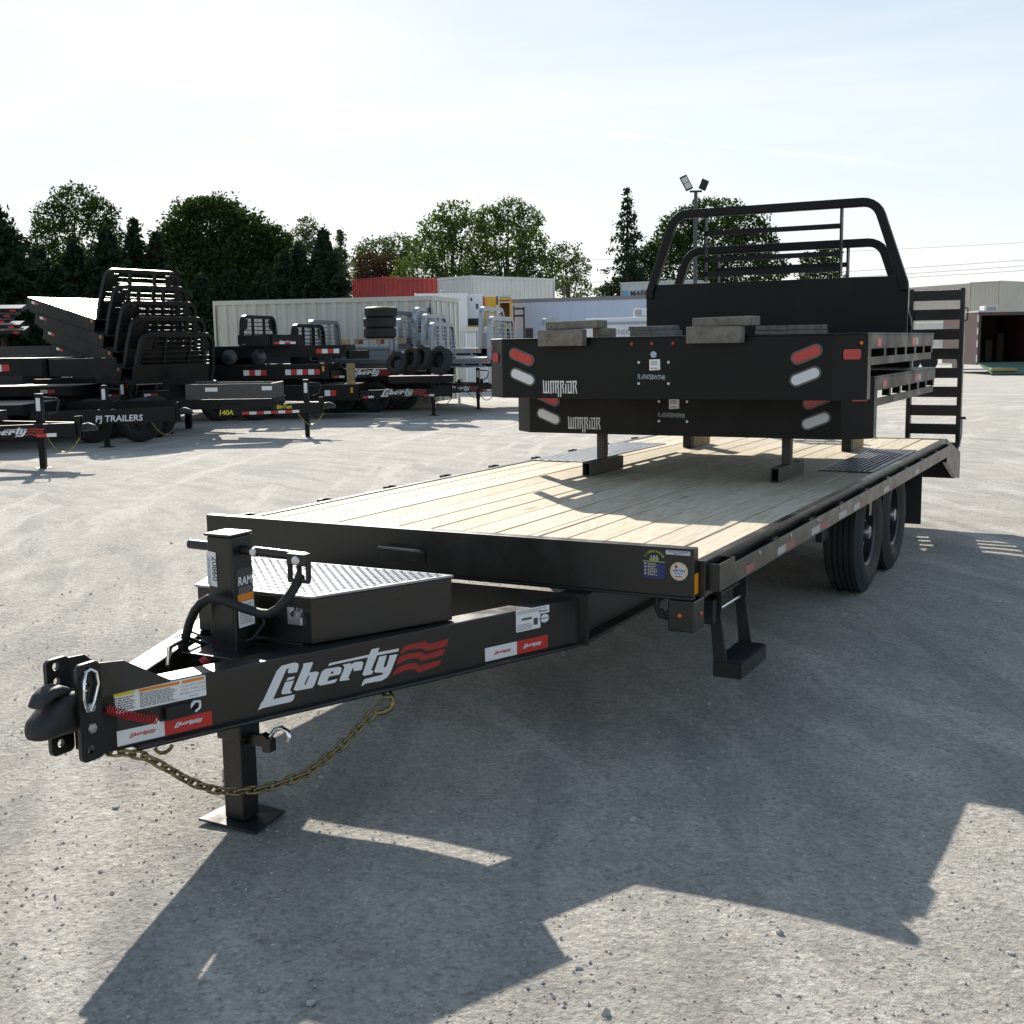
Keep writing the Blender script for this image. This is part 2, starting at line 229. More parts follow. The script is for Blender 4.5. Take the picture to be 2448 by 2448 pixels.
# ------------------------------------------------------------------ mesh helpers
class MB:
    def __init__(s): s.v = []; s.f = []
    def add(s, vs, fs):
        o = len(s.v); s.v += [tuple(v) for v in vs]; s.f += [tuple(i+o for i in f) for f in fs]; return s
    def box(s, x0, x1, y0, y1, z0, z1):
        return s.add([(x0, y0, z0), (x1, y0, z0), (x1, y1, z0), (x0, y1, z0), (x0, y0, z1), (x1, y0, z1), (x1, y1, z1), (x0, y1, z1)],
                     [(3, 2, 1, 0), (4, 5, 6, 7), (0, 1, 5, 4), (1, 2, 6, 5), (2, 3, 7, 6), (3, 0, 4, 7)])
    def obox(s, c, ax, ay, az, hx, hy, hz):
        c = Vector(c); ax = Vector(ax).normalized()*hx; ay = Vector(ay).normalized()*hy; az = Vector(az).normalized()*hz
        return s.add([c-ax-ay-az, c+ax-ay-az, c+ax+ay-az, c-ax+ay-az, c-ax-ay+az, c+ax-ay+az, c+ax+ay+az, c-ax+ay+az],
                     [(3, 2, 1, 0), (4, 5, 6, 7), (0, 1, 5, 4), (1, 2, 6, 5), (2, 3, 7, 6), (3, 0, 4, 7)])
    def bar(s, a, b, w, h, up=(0, 0, 1)):
        a = Vector(a); b = Vector(b); d = (b-a); x = d.normalized(); u = Vector(up); y = u.cross(x)
        if y.length < 1e-4: y = Vector((1, 0, 0)).cross(x)
        y.normalize(); z = x.cross(y)
        return s.obox((a+b)/2, x, y, z, d.length/2, w/2, h/2)
    def prism(s, pts, vec):
        n = len(pts); v = Vector(vec); P = [Vector(p) for p in pts]
        return s.add(P+[p+v for p in P], [tuple(range(n-1, -1, -1)), tuple(range(n, 2*n))]+[(i, (i+1) % n, n+(i+1) % n, n+i) for i in range(n)])
    def tube(s, pts, r, n=10, caps=True, closed=False, squash=None):
        P = [Vector(p) for p in pts]; m = len(P); rs = r if isinstance(r, (list, tuple)) else [r]*m
        prev = None; rings = []
        for i in range(m):
            if closed: t = (P[(i+1) % m]-P[i-1])
            else: t = P[min(i+1, m-1)]-P[max(i-1, 0)]
            t.normalize()
            if prev is None:
                a = Vector((0, 0, 1)) if abs(t.z) < .9 else Vector((1, 0, 0)); x = a.cross(t).normalized()
            else:
                x = (prev - t*prev.dot(t)).normalized()
            prev = x; y = t.cross(x); rings.append([P[i]+(x*math.cos(2*math.pi*k/n)+y*math.sin(2*math.pi*k/n))*rs[i] for k in range(n)])
        o = len(s.v); s.v += [tuple(v) for q in rings for v in q]
        for i in range(m if closed else m-1):
            j = (i+1) % m
            for k in range(n): s.f.append((o+i*n+k, o+i*n+(k+1) % n, o+j*n+(k+1) % n, o+j*n+k))
        if caps and not closed: s.f.append(tuple(o+k for k in range(n-1, -1, -1))); s.f.append(tuple(o+(m-1)*n+k for k in range(n)))
        return s
    def lathe(s, prof, n, M=Matrix(), caps=False):   # prof: (radius, axial) about local x axis
        o = len(s.v); m = len(prof)
        for k in range(n):
            a = 2*math.pi*k/n
            for r, x in prof: s.v.append(tuple(M @ Vector((x, r*math.cos(a), r*math.sin(a)))))
        for k in range(n):
            k2 = (k+1) % n
            for i in range(m-1): s.f.append((o+k*m+i, o+k*m+i+1, o+k2*m+i+1, o+k2*m+i))
        if caps:
            s.f.append(tuple(o+k*m for k in range(n))); s.f.append(tuple(o+k*m+m-1 for k in range(n-1, -1, -1)))
        return s
    def loft(s, rings):
        n = len(rings[0]); o = len(s.v)
        for q in rings: s.v += [tuple(v) for v in q]
        for i in range(len(rings)-1):
            for k in range(n): s.f.append((o+i*n+k, o+i*n+(k+1) % n, o+(i+1)*n+(k+1) % n, o+(i+1)*n+k))
        s.f.append(tuple(o+k for k in range(n-1, -1, -1))); s.f.append(tuple(o+(len(rings)-1)*n+k for k in range(n))); return s
    def mesh(s, name, m, smooth=None):
        me = bpy.data.meshes.new(name); me.from_pydata(s.v, [], s.f); me.update()
        bm = bmesh.new(); bm.from_mesh(me); bmesh.ops.recalc_face_normals(bm, faces=bm.faces); bm.to_mesh(me); bm.free()
        if m: me.materials.append(m)
        if smooth: me.shade_smooth(); me.set_sharp_from_angle(angle=R(smooth))
        return me
    def obj(s, name, m, parent=None, smooth=None, bevel=0, seg=2):
        return link(name, s.mesh(name, m, smooth), parent, bevel, seg)
def link(name, data, parent=None, bevel=0, seg=2, M=None):
    o = bpy.data.objects.new(name, data); COL.objects.link(o)
    if parent: o.parent = parent
    if M is not None: o.matrix_basis = M
    if bevel:
        b = o.modifiers.new('bevel', 'BEVEL'); b.width = bevel; b.segments = seg; b.limit_method = 'ANGLE'; b.angle_limit = R(40)
    return o
def tag(o, label, cat, group=None):
    o['label'] = label; o['category'] = cat
    if group: o['group'] = group
    return o
def thing(name, label, cat, loc=(0, 0, 0), rz=0, group=None):
    o = link(name, None); o.empty_display_size = .2; o.location = loc; o.rotation_euler = (0, 0, rz); return tag(o, label, cat, group)
def part(name, parent): o = link(name, None, parent); o.empty_display_size = .05; return o
def struct(o): o['kind'] = 'structure'; return o
def kids(o): return [c for c in bpy.data.objects if c.parent == o]
def copy_tree(o, parent=None):
    c = o.copy(); COL.objects.link(c); c.parent = parent
    for k in CH.get(o.name, []): copy_tree(k, c)
    return c
CH = {}
def index_children(o):
    for c in kids(o): CH.setdefault(o.name, []).append(c); index_children(c)
def frame(o, xa, ya):
    xa = Vector(xa).normalized(); ya = Vector(ya); ya = (ya-xa*ya.dot(xa)).normalized(); za = xa.cross(ya); o = Vector(o)
    return Matrix(((xa.x, ya.x, za.x, o.x), (xa.y, ya.y, za.y, o.y), (xa.z, ya.z, za.z, o.z), (0, 0, 0, 1)))
def S(k): return Matrix.Diagonal((k, k, k, 1))
_tc = {}
def text_mesh(body, m, shear=0., off=0., ext=.004, align='LEFT'):
    key = (body, m.name, shear, off, align)
    if key in _tc: return _tc[key]
    c = bpy.data.curves.new('text', 'FONT'); c.body = body; c.size = 1; c.shear = shear; c.offset = off; c.extrude = ext; c.align_x = align; c.resolution_u = 3
    o = bpy.data.objects.new('tmp', c); COL.objects.link(o); bpy.context.view_layer.update()
    me = bpy.data.meshes.new_from_object(o.evaluated_get(bpy.context.evaluated_depsgraph_get())); bpy.data.objects.remove(o); bpy.data.curves.remove(c)
    me.materials.clear(); me.materials.append(m); _tc[key] = me; return me
def text(name, body, size, m, parent, M, shear=0., off=0., sx=1., align='LEFT'):
    return link(name, text_mesh(body, m, shear, off, .004, align), parent, M=M @ Matrix.Diagonal((size*sx, size, size*.2, 1)))
def poly_mesh(name, polys, m, ext=.0006):
    c = bpy.data.curves.new('poly', 'CURVE'); c.dimensions = '2D'; c.fill_mode = 'BOTH'; c.extrude = ext
    for P in polys:
        sp = c.splines.new('POLY'); sp.points.add(len(P)-1); sp.use_cyclic_u = True
        for q, pt in zip(sp.points, P): q.co = (pt[0], pt[1], 0, 1)
    o = bpy.data.objects.new('tmp', c); COL.objects.link(o); bpy.context.view_layer.update()
    me = bpy.data.meshes.new_from_object(o.evaluated_get(bpy.context.evaluated_depsgraph_get())); bpy.data.objects.remove(o); bpy.data.curves.remove(c)
    me.materials.clear(); me.materials.append(m); me.name = name; return me
def rrect(w, h, r, n=4, cx=0, cy=0):
    pts = []
    for sx, sy, a0 in ((1, 1, 0), (-1, 1, 90), (-1, -1, 180), (1, -1, 270)):
        for k in range(n+1):
            a = R(a0+90*k/n); pts.append((cx+sx*(w/2-r)+r*math.cos(a), cy+sy*(h/2-r)+r*math.sin(a)))
    return pts
def arc(c, r, a0, a1, n, ax=(1, 0, 0), ay=(0, 0, 1)):
    c = Vector(c); ax = Vector(ax); ay = Vector(ay)
    return [c+ax*r*math.cos(R(a0+(a1-a0)*i/n))+ay*r*math.sin(R(a0+(a1-a0)*i/n)) for i in range(n+1)]
LOGO_W=[[(0.0,0.0),(0.018,0.031),(0.025,0.034),(0.096,0.151),(0.119,0.169),(0.178,0.172),(0.198,0.166),(0.201,0.154),(0.192,0.127),(0.15,0.13),(0.147,0.139),(0.155,0.153),(0.141,0.15),(0.072,0.032),(0.177,0.033),(0.169,0.011),(0.155,0.004),(0.029,0.005)],[(0.147,0.112),(0.18,0.111),(0.175,0.101),(0.138,0.099)],[(0.133,0.095),(0.175,0.094),(0.154,0.054),(0.164,0.045),(0.156,0.041),(0.116,0.045),(0.112,0.053)],[(0.223,0.159),(0.268,0.158),(0.27,0.151),(0.25,0.114),(0.284,0.113),(0.298,0.105),(0.276,0.06),(0.263,0.044),(0.182,0.047),(0.171,0.055),(0.223,0.148)],[(0.245,0.103),(0.252,0.102),(0.231,0.064),(0.223,0.067)],[(0.313,0.107),(0.332,0.115),(0.401,0.112),(0.413,0.102),(0.405,0.08),(0.397,0.077),(0.348,0.078),(0.337,0.062),(0.343,0.058),(0.389,0.06),(0.382,0.048),(0.372,0.045),(0.302,0.046),(0.288,0.055),(0.298,0.079)],[(0.36,0.099),(0.371,0.096),(0.368,0.087),(0.355,0.088)],[(0.418,0.117),(0.462,0.118),(0.458,0.11),(0.484,0.118),(0.519,0.114),(0.525,0.105),(0.515,0.076),(0.474,0.078),(0.472,0.098),(0.443,0.053),(0.452,0.047),(0.448,0.043),(0.401,0.047),(0.399,0.052),(0.428,0.104)],[(0.345,0.125),(0.351,0.135),(0.365,0.137),(0.557,0.138),(0.572,0.16),(0.613,0.16),(0.602,0.14),(0.717,0.138),(0.714,0.125),(0.599,0.127),(0.565,0.066),(0.575,0.06),(0.57,0.048),(0.565,0.046),(0.525,0.047),(0.518,0.053),(0.551,0.127),(0.37,0.127)],[(0.61,0.119),(0.651,0.118),(0.631,0.068),(0.636,0.063),(0.648,0.068),(0.667,0.115),(0.709,0.112),(0.667,0.034),(0.649,0.016),(0.62,0.006),(0.535,0.01),(0.51,0.001),(0.519,0.021),(0.53,0.031),(0.624,0.033),(0.627,0.042),(0.587,0.05),(0.581,0.056)]]
LOGO_R=[[(0.723,0.116),(0.74,0.14),(0.77,0.147),(0.865,0.145),(0.889,0.129),(1.0,0.135),(0.987,0.104),(0.949,0.098),(0.864,0.1),(0.841,0.117),(0.769,0.122),(0.728,0.112)],[(0.706,0.084),(0.722,0.101),(0.769,0.105),(0.84,0.1),(0.864,0.083),(0.98,0.092),(0.967,0.064),(0.924,0.059),(0.839,0.057),(0.815,0.074),(0.768,0.078),(0.703,0.065)],[(0.687,0.035),(0.708,0.051),(0.755,0.058),(0.809,0.053),(0.826,0.037),(0.954,0.041),(0.941,0.018),(0.898,0.011),(0.819,0.005),(0.796,0.027),(0.748,0.029),(0.675,0.018)]]
ME_LW = poly_mesh('logo_letters', LOGO_W, SILVTXT); ME_LR = poly_mesh('logo_flag', LOGO_R, REDV)
ME_LRED = ME_LW.copy(); ME_LRED.materials.clear(); ME_LRED.materials.append(REDT); ME_FRED = ME_LR.copy(); ME_FRED.materials.clear(); ME_FRED.materials.append(REDT)
ME_FW = ME_LR.copy(); ME_FW.materials.clear(); ME_FW.materials.append(SILVTXT)
def logo(parent, M, width, kind=0):
    a, b = ((ME_LW, ME_LR), (ME_LRED, ME_FRED), (ME_LW, ME_FW))[kind]; k = M @ S(width)
    link('logo_letters', a, parent, M=k); link('logo_flag', b, parent, M=k)

# ================================================================== ground
def axis(lo, hi, a, b, fine):
    v = list(np.arange(a, b+1e-6, fine)); st = fine; x = b
    while x < hi: st *= 1.16; x += st; v.append(min(x, hi))
    st = fine; x = a
    while x > lo: st *= 1.16; x -= st; v.insert(0, max(x, lo))
    return np.array(v)
gx = axis(-900, 900, -6, 5, .11); gy = axis(-200, 1500, -4, 9, .11)
X, Y = np.meshgrid(gx, gy); Z = np.zeros_like(X)
for _ in range(26):
    th = RNG.uniform(0, math.pi); k = RNG.uniform(.6, 9); Z += .0045/(k**.6)*np.sin(k*(X*math.cos(th)+Y*math.sin(th))+RNG.uniform(0, 6.3))
d2 = np.hypot(X-CAM[0], Y-CAM[1]); Z *= np.clip(1.4-d2/40, .15, 1)
for (tx, ty, tr) in ((0.02, -1.21, .25), (1.06, 3.56, .4), (1.06, 4.42, .4), (-1.06, 3.56, .4), (-1.06, 4.42, .4)):
    q = np.hypot(X-tx, Y-ty); Z = Z*np.clip((q-tr)/.3, 0, 1)
# shallow wheel ruts swept past the trailer
for off, amp in ((-3.1, .012), (-4.7, .012), (3.6, .008)):
    rr = (X*math.cos(.42)+Y*math.sin(.42)*-.35)-off; Z -= amp*np.exp(-(rr/.16)**2)*np.clip(1.5-d2/25, 0, 1)
ny, nx = X.shape
gm = bpy.data.meshes.new('ground'); idx = np.arange(nx*ny).reshape(ny, nx)
gf = np.stack([idx[:-1, :-1], idx[:-1, 1:], idx[1:, 1:], idx[1:, :-1]], -1).reshape(-1, 4)
gm.from_pydata(np.stack([X, Y, Z], -1).reshape(-1, 3).tolist(), [], gf.tolist()); gm.materials.append(GROUND); gm.shade_smooth()
struct(link('ground', gm))
def gz(x, y):
    i = np.clip(np.searchsorted(gy, y), 0, ny-1); j = np.clip(np.searchsorted(gx, x), 0, nx-1); return Z[i, j]
# loose stone chips
ico = bmesh.new(); bmesh.ops.create_icosphere(ico, subdivisions=1, radius=1); iv = np.array([v.co[:] for v in ico.verts]); ifc = np.array([[v.index for v in f.verts] for f in ico.faces]); ico.free()
octv = np.array([(1, 0, 0), (-1, 0, 0), (0, 1, 0), (0, -1, 0), (0, 0, 1), (0, 0, -1)], float); octf = np.array([(0, 2, 4), (2, 1, 4), (1, 3, 4), (3, 0, 4), (2, 0, 5), (1, 2, 5), (3, 1, 5), (0, 3, 5)])
def chips(name, n, base, faces, smin, smax, power, rmax, label):
    V = []; F = []; o = 0
    ang = RNG.uniform(YAW-.50, YAW+.50, n); dist = 1.9+(RNG.uniform(0, 1, n)**1.6)*(rmax-1.9)
    px = CAM[0]+np.sin(ang)*dist; py = CAM[1]+np.cos(ang)*dist
    sz = smin+(smax-smin)*RNG.uniform(0, 1, n)**power
    for i in range(n):
        a = RNG.uniform(0, 6.28); c, s_ = math.cos(a), math.sin(a); q = base*(1+RNG.uniform(-.3, .3, base.shape))*sz[i]*np.array([RNG.uniform(.8, 1.4), RNG.uniform(.7, 1.1), RNG.uniform(.45, .8)])
        q = np.stack([q[:, 0]*c-q[:, 1]*s_+px[i], q[:, 0]*s_+q[:, 1]*c+py[i], q[:, 2]+gz(px[i], py[i])+sz[i]*.18], -1)
        V.append(q); F.append(faces+o); o += len(base)
    me = bpy.data.meshes.new(name); me.from_pydata(np.concatenate(V).tolist(), [], np.concatenate(F).tolist()); me.materials.append(STONE)
    ob = link(name, me); ob['kind'] = 'stuff'; ob['label'] = label; ob['category'] = 'gravel'
chips('gravel', 13000, octv, octf, .0016, .0075, 2.6, 9, 'fine grey limestone chips scattered over the yard')
chips('gravel', 260, iv, ifc, .005, .015, 3.0, 13, 'larger loose grey stones lying here and there on the yard')

# ================================================================== the flat deck trailer
TR = thing('flatbed_trailer', 'long black flat deck trailer in front with pine plank deck and big white lettering', 'trailer')
ZD = .795; HT = .851; HB = .66
MB().box(-1.22, 1.22, 0, .052, HB, HT).obj('header_rail', BLACK, TR, bevel=.004)
MB().box(-1.21, 1.21, .006, .05, HB-.014, HB-.001).obj('header_flange', BLACK, TR, bevel=.003)
edges = [-1.203, -1.085, -.905, -.715, -.53, -.365, -.185, -.012, .152, .325, .378, .512, .692, .874, 1.056, 1.203]
for i in range(len(edges)-1):
    a, b = edges[i]+.0042, edges[i+1]-.0042
    if i == 1: b -= .006
    if i in (9,): b -= .004
    dz = random.uniform(-.0025, .0015)
    MB().box(a, b, .056, 6.13, ZD-.036, ZD+dz).obj('deck_board', PINE, TR, bevel=.003)
for sx in (-1, 1):
    MB().box(*sorted((sx*1.206, sx*1.247)), .052, 6.15, .655, ZD+.003).obj('deck_side_rail', BLACK, TR, bevel=.003)
    MB().box(*sorted((sx*1.284, sx*1.293)), .27, 6.12, .672, .757).obj('rub_rail', BLACK, TR, bevel=.002)
    ys = [.298+i*.643 for i in range(10)] if sx > 0 else [.385+i*.643 for i in range(9)]
    for i, y in enumerate(ys):
        m = MB(); x0, x1 = 1.2475, 1.2835
        if i == 0 and sx > 0: y0, y1 = .085, .275; x1 = 1.295
        else: y0, y1 = y-.085, y
        if y1 > 6.1: continue
        t_ = .007
        for q in ((x0, x1, y0, y0+t_), (x0, x1, y1-t_, y1), (x1-t_, x1, y0+t_, y1-t_)):
            m.box(*sorted((sx*q[0], sx*q[1])), q[2], q[3], .69 if i or sx < 0 else .675, .806 if sx < 0 else (.763 if i else .782))
        m.obj('stake_pocket', BLACK, TR)
    # main frame beam, set in from the side
    m = MB(); xb = .735
    m.box(*sorted((sx*(xb-.006), sx*(xb+.006))), -.045, 6.1, .462, .636); m.box(*sorted((sx*(xb-.06), sx*(xb+.06))), -.045, 6.1, .448, .461); m.box(*sorted((sx*(xb-.06), sx*(xb+.06))), -.045, 6.1, .6365, .6465)
    m.obj('frame_beam', BLACK, TR)
for i in range(15):
    y = .24+i*.405; m = MB(); m.box(-1.2, 1.2, y-.003, y+.003, .665, .757); m.box(-1.2, 1.2, y+.003, y+.045, .665, .671); m.obj('cross_member', BLACKM, TR)
# reflective tape on the rub rail
for y0, y1, k in ((.42, .54, 1), (.90, 1.03, 0), (1.03, 1.19, 1), (1.5, 1.67, 0), (1.67, 1.85, 1), (2.08, 2.27, 0), (2.44, 2.6, 0), (2.6, 2.76, 1), (3.3, 3.46, 0), (3.46, 3.6, 1), (4.4, 4.56, 0), (4.56, 4.7, 1), (5.4, 5.55, 1)):
    MB().box(1.2932, 1.2942, y0, y1, .682, .716).obj('tape', (mat('tape_silver_dusty', (.40, .39, .37), .5), mat('tape_red_dusty', (.27, .09, .07), .5))[k], TR)
for i in range(11):
    y = .62+i*.5; MB().lathe([(.0001, .004), (.008, .003), (.009, 0)], 8, Matrix.Translation((1.2932, y, .742))).obj('rivet', STEELB, TR)
# grab handle on the header face; its lighter colour stands in for sky-lit edges
MB().tube([(-.206, -.001, .752), (-.206, -.035, .766), (-.198, -.048, .771), (-.01, -.048, .768), (.0, -.035, .764), (.0, -.001, .75)], .0065, 6).obj('header_hook', mat('lit_edge_steel', (.20, .195, .19), .4, .6), TR)
m = MB(); m.box(-.215, .012, -.006, -.0008, .705, .752); m.obj('hook_plate', BLACK, TR, bevel=.002)

# ---- tongue: two beams meeting at the coupler
A = Vector((.047, -1.823, .63)); B = Vector((.765, -.05, .63)); U = (B-A).normalized(); NO = Vector((U.y, -U.x, 0))
LB = (B-A).length
for sx in (1, -1):
    a, u, n = (A, U, NO) if sx > 0 else (Vector((-A.x, A.y, A.z)), Vector((-U.x, U.y, 0)), Vector((-NO.x, NO.y, 0)))
    m = MB(); m.obox(a+u*(LB/2)-n*.05+UP*(-.0915), u, n, UP, LB/2, .05, .0915)
    m.obox(a+u*(LB/2+.02)-n*.032+UP*(-.1835), u, n, UP, LB/2-.05, .060, .007)
    m.obj('tongue_beam', BLACK, TR, bevel=.006)
FACE = frame(A+NO*.0008, U, UP)      # x along beam, y up; origin at beam top front
def fz(s, z, d=0): return Vector((s, z-.63, d))
def plate(name, s0, s1, z0, z1, m_, parent=TR, d=.0, r=.004):
    me = poly_mesh(name, [rrect(s1-s0, z1-z0, min(r, (z1-z0)*.3))], m_, .0005); return link(name, me, parent, M=FACE @ Matrix.Translation((( s0+s1)/2, (z0+z1)/2-.63, d)))
logo(TR, FACE @ Matrix.Translation((.483, .4743-.63, .001)), .773)
def lines(name, s0, s1, z0, z1, n, m_, F=FACE, d=.0016, oz=.63, parent=TR, h=.42, seed=0):
    rr_ = random.Random(seed); mm = MB(); st = (z1-z0)/n
    for i in range(n):
        z = z1-st*(i+.5)-oz; x = s0; e = s1-rr_.random()*.25*(s1-s0)
        while x < e:
            L_ = rr_.uniform(.004, .014); L_ = min(L_, e-x); mm.box(x, x+L_, z-st*h/2, z+st*h/2, d, d+.0004); x += L_+.003
    o = mm.obj(name, m_, parent); o.matrix_basis = F; return o
st = plate('warning_sticker', .003, .309, .560, .626, WHITE)
for s0, s1, m_ in ((.010, .080, YELLOW), (.094, .222, ORANGE), (.231, .304, ORANGE)): plate('sticker_band', s0, s1, .613, .622, m_, d=.0012, r=.001)
lines('fine_print', .012, .08, .568, .61, 6, INK, seed=1); lines('fine_print', .095, .222, .565, .610, 10, INK, seed=2)
for i, tx in enumerate(('ATTENTION DRIVER', 'CHECK WHEEL LUGS', 'BEFORE MOVING THIS', 'VEHICLE')): text('sticker_text', tx, .0088, INKG, TR, FACE @ Matrix.Translation((.266, .601-.63-i*.0115, .0014)), align='CENTER')
for s0, k in ((.012, 0), (1.424, 0)):
    plate('reflector', s0, s0+.155, .4605, .507 if s0 < 1 else .512, mat('tape_white', (.72, .72, .74), .4), r=.001)
    plate('reflector', s0+.1555, s0+.312, .4605, .507 if s0 < 1 else .512, REDT, r=.001)
    logo(TR, FACE @ Matrix.Translation((s0+.042, .478-.63, .0012)), .085, 1); logo(TR, FACE @ Matrix.Translation((s0+.185, .478-.63, .0012)), .095, 2)
# torn corner of the white reflector
m = MB(); m.prism([fz(.128, .50, .001), fz(.165, .492, .001), fz(.160, .478, .006), fz(.140, .525, .008)], (0, 0, .0006)); o = m.obj('peeled_tape', WHITE, TR); o.matrix_basis = FACE
plate('certificate_sticker', 1.577, 1.7, .546, .630, WHITE); plate('certificate_sticker', 1.7, 1.746, .600, .630, WHITE, d=.0002)
lines('fine_print', 1.583, 1.74, .612, .627, 2, INKG, seed=4); lines('fine_print', 1.583, 1.66, .550, .575, 4, INKG, seed=5)
plate('sticker_band', 1.605, 1.655, .588, .596, INK, d=.0012, r=.001); plate('sticker_band', 1.665, 1.685, .562, .588, INK, d=.0012, r=.001); plate('sticker_band', 1.69, 1.735, .607, .613, INKG, d=.0014, r=.001)
link('round_sticker', poly_mesh('round_sticker', [[(math.cos(a*.2618)*.025, math.sin(a*.2618)*.020) for a in range(24)]], BLUEV, .0005), TR, M=FACE @ Matrix.Translation((1.721, .580-.63, .0012)))
link('round_sticker', poly_mesh('round_sticker', [[(math.cos(a*.2618)*.0215, math.sin(a*.2618)*.0165) for a in range(24)]], WHITE, .0005), TR, M=FACE @ Matrix.Translation((1.721, .580-.63, .0018)))
text('sticker_text', 'INSPECTED', .0095, BLUEV, TR, FACE @ Matrix.Translation((1.721, .577-.63, .0026)), off=.02, align='CENTER')
# bend plate where beam meets the frame
m = MB(); m.box(.60, .78, -.05, .25, .436, .446); m.obj('gusset_plate', BLACK, TR)
MB().box(-.8, .8, -.055, -.046, .44, .645).obj('tongue_cross_plate', BLACK, TR)

# ---- toolbox in the A-frame
TB = part('toolbox', TR)
def trap(z, e=0, f=0): return [(-.253-e, -1.11-f, z), (.253+e, -1.11-f, z), (.50+e, -.595+f, z), (-.50-e, -.595+f, z)]
m = MB(); m.prism(trap(.455,-.1,0)[:0] or [(x*(.82),y,.455) for x,y,_ in trap(0)], (0, 0, .176)); m.prism(trap(.632), (0, 0, .158)); m.obj('box_body', BLACK, TB, bevel=.004)
m = MB(); m.prism(trap(.791, .006, .006), (0, 0, .009)); LID = m.obj('box_lid', TREAD, TB, bevel=.002)
def lug_field(inside, x0, x1, y0, y1, z, sp=.0195, L=.0108, W=.0038, H=.0032):
    mm = MB(); ny_ = int((y1-y0)/sp); nx_ = int((x1-x0)/sp)
    for j in range(ny_):
        for i in range(nx_):
            x = x0+(i+.5)*sp; y = y0+(j+.5)*sp
            if not inside(x, y): continue
            a = math.pi/4 if (i+j) % 2 else -math.pi/4; c, s_ = math.cos(a), math.sin(a)
            P = [(-L, 0, 0), (0, -W, 0), (L, 0, 0), (0, W, 0), (-L*.45, 0, H), (L*.45, 0, H)]
            mm.add([(x+p[0]*c-p[1]*s_, y+p[0]*s_+p[1]*c, z+p[2]) for p in P], [(0, 1, 5, 4), (1, 2, 5), (2, 3, 4, 5), (3, 0, 4)])
    return mm
ins = lambda x, y: -1.10 < y < -.605 and abs(x) < .253+(y+1.11)*.4796-.012
o = lug_field(ins, -.5, .5, -1.11, -.59, .8002).obj('lid_lugs', TREADL, LID); o['kind'] = 'stuff'
m = MB(); m.obox((.19, -1.113, .727), (1, 0, 0), (0, 1, 0), (0, 0, 1), .032, .006, .03); m.obox((.19, -1.121, .712), (1, 0, 0), (0, 1, 0), (0, 0, 1), .026, .004, .012)
m.tube([(.185, -1.124, .728), (.19, -1.135, .745), (.205, -1.135, .758)], .006, 8); m.tube([(.215, -1.118, .735), (.215, -1.134, .735)], .011, 10); m.obj('box_latch', ZINC, TB, smooth=40)
# wiring behind the jack
m = MB(); m.tube([(.05, -1.12, .74), (.09, -1.16, .70), (.07, -1.2, .655), (-.02, -1.27, .62), (-.06, -1.35, .60)], .006, 7); m.tube([(-.1, -1.2, .60), (-.13, -1.3, .66), (-.1, -1.42, .655), (-.03, -1.5, .62)], .007, 7)
m.obj('wiring', BLACKM, TR, smooth=60)
m = MB(); m.tube([(-.12, -1.18, .62), (-.16, -1.26, .672), (-.13, -1.36, .675), (-.07, -1.45, .63)], .004, 7); m.obj('brake_cable', ZINC, TR, smooth=60)
MB().tube([(-.02, -1.36, .60), (.0, -1.33, .618)], .013, 8).obj('red_connector', REDCOIL, TR)
MB().prism([(-.115, -1.35, .612), (.115, -1.35, .612), (.20, -1.13, .612), (-.20, -1.13, .612)], (0, 0, .012)).obj('jack_mount_plate', BLACK, TR, bevel=.003)

# ---- drop leg jack
JK = part('jack', TR)
m = MB(); m.box(-.052, .056, -1.27, -1.165, .305, 1.012); m.obj('jack_tube', BLACK, JK, bevel=.008, seg=3)
m = MB(); m.box(-.058, .061, -1.276, -1.160, 1.0125, 1.022); m.obj('jack_cap', BLACK, JK, bevel=.004)
MB().box(-.04, .044, -1.258, -1.177, .018, .31).obj('jack_leg', BLACK, JK, bevel=.005)
m = MB(); m.prism([(-.118, -1.31, .012), (.135, -1.30, .004), (.10, -1.105, .006), (-.105, -1.115, .02)], (0, 0, .008)); m.obj('jack_foot', BLACKM, JK, bevel=.003)
m = MB(); m.tube([(-.175, -1.217, .968), (-.053, -1.217, .966)], .0165, 12); m.tube([(.057, -1.217, .964), (.33, -1.217, .957)], .0165, 12); m.obj('crank_shaft', BLACK, JK, smooth=40)
MB().lathe([(.0001, .004), (.012, .003), (.014, 0), (.014, -.004)], 12, Matrix.Translation((.118, -1.236, .962)) @ Matrix.Rotation(-math.pi/2, 4, 'Z')).obj('shaft_bolt', ZINC, JK, smooth=40)
m = MB()
m.bar((.315, -1.243, .974), (.315, -1.243, .935), .075, .035, (0, 1, 0)); yk = []
for x0 in (.279, .316, .353): m.bar((x0, -1.243, .94), (x0-.002, -1.243, .885), .010, .02, (0, 1, 0))
m.bar((.274, -1.243, .884), (.354, -1.243, .884), .022, .014); m.obj('handle_yoke', BLACK, JK, bevel=.003)
MB().lathe([(.0001, .005), (.014, .004), (.017, 0), (.017, -.004)], 14, Matrix.Translation((.315, -1.260, .952)) @ Matrix.Rotation(-math.pi/2, 4, 'Z')).obj('yoke_bolt', ZINC, JK, smooth=40)
hp = [(.318, -1.24, .905), (.312, -1.25, .88), (.308, -1.275, .852), (.295, -1.295, .825), (.272, -1.305, .798), (.24, -1.31, .780), (.205, -1.31, .778), (.13, -1.31, .789), (.07, -1.31, .803), (.021, -1.31, .812), (-.015, -1.31, .808), (-.05, -1.31, .790), (-.082, -1.31, .759), (-.105, -1.31, .72), (-.12, -1.31, .685), (-.15, -1.31, .612)]
MB().tube(hp, .0155, 12).obj('crank_handle', BLACKM, JK, smooth=50)
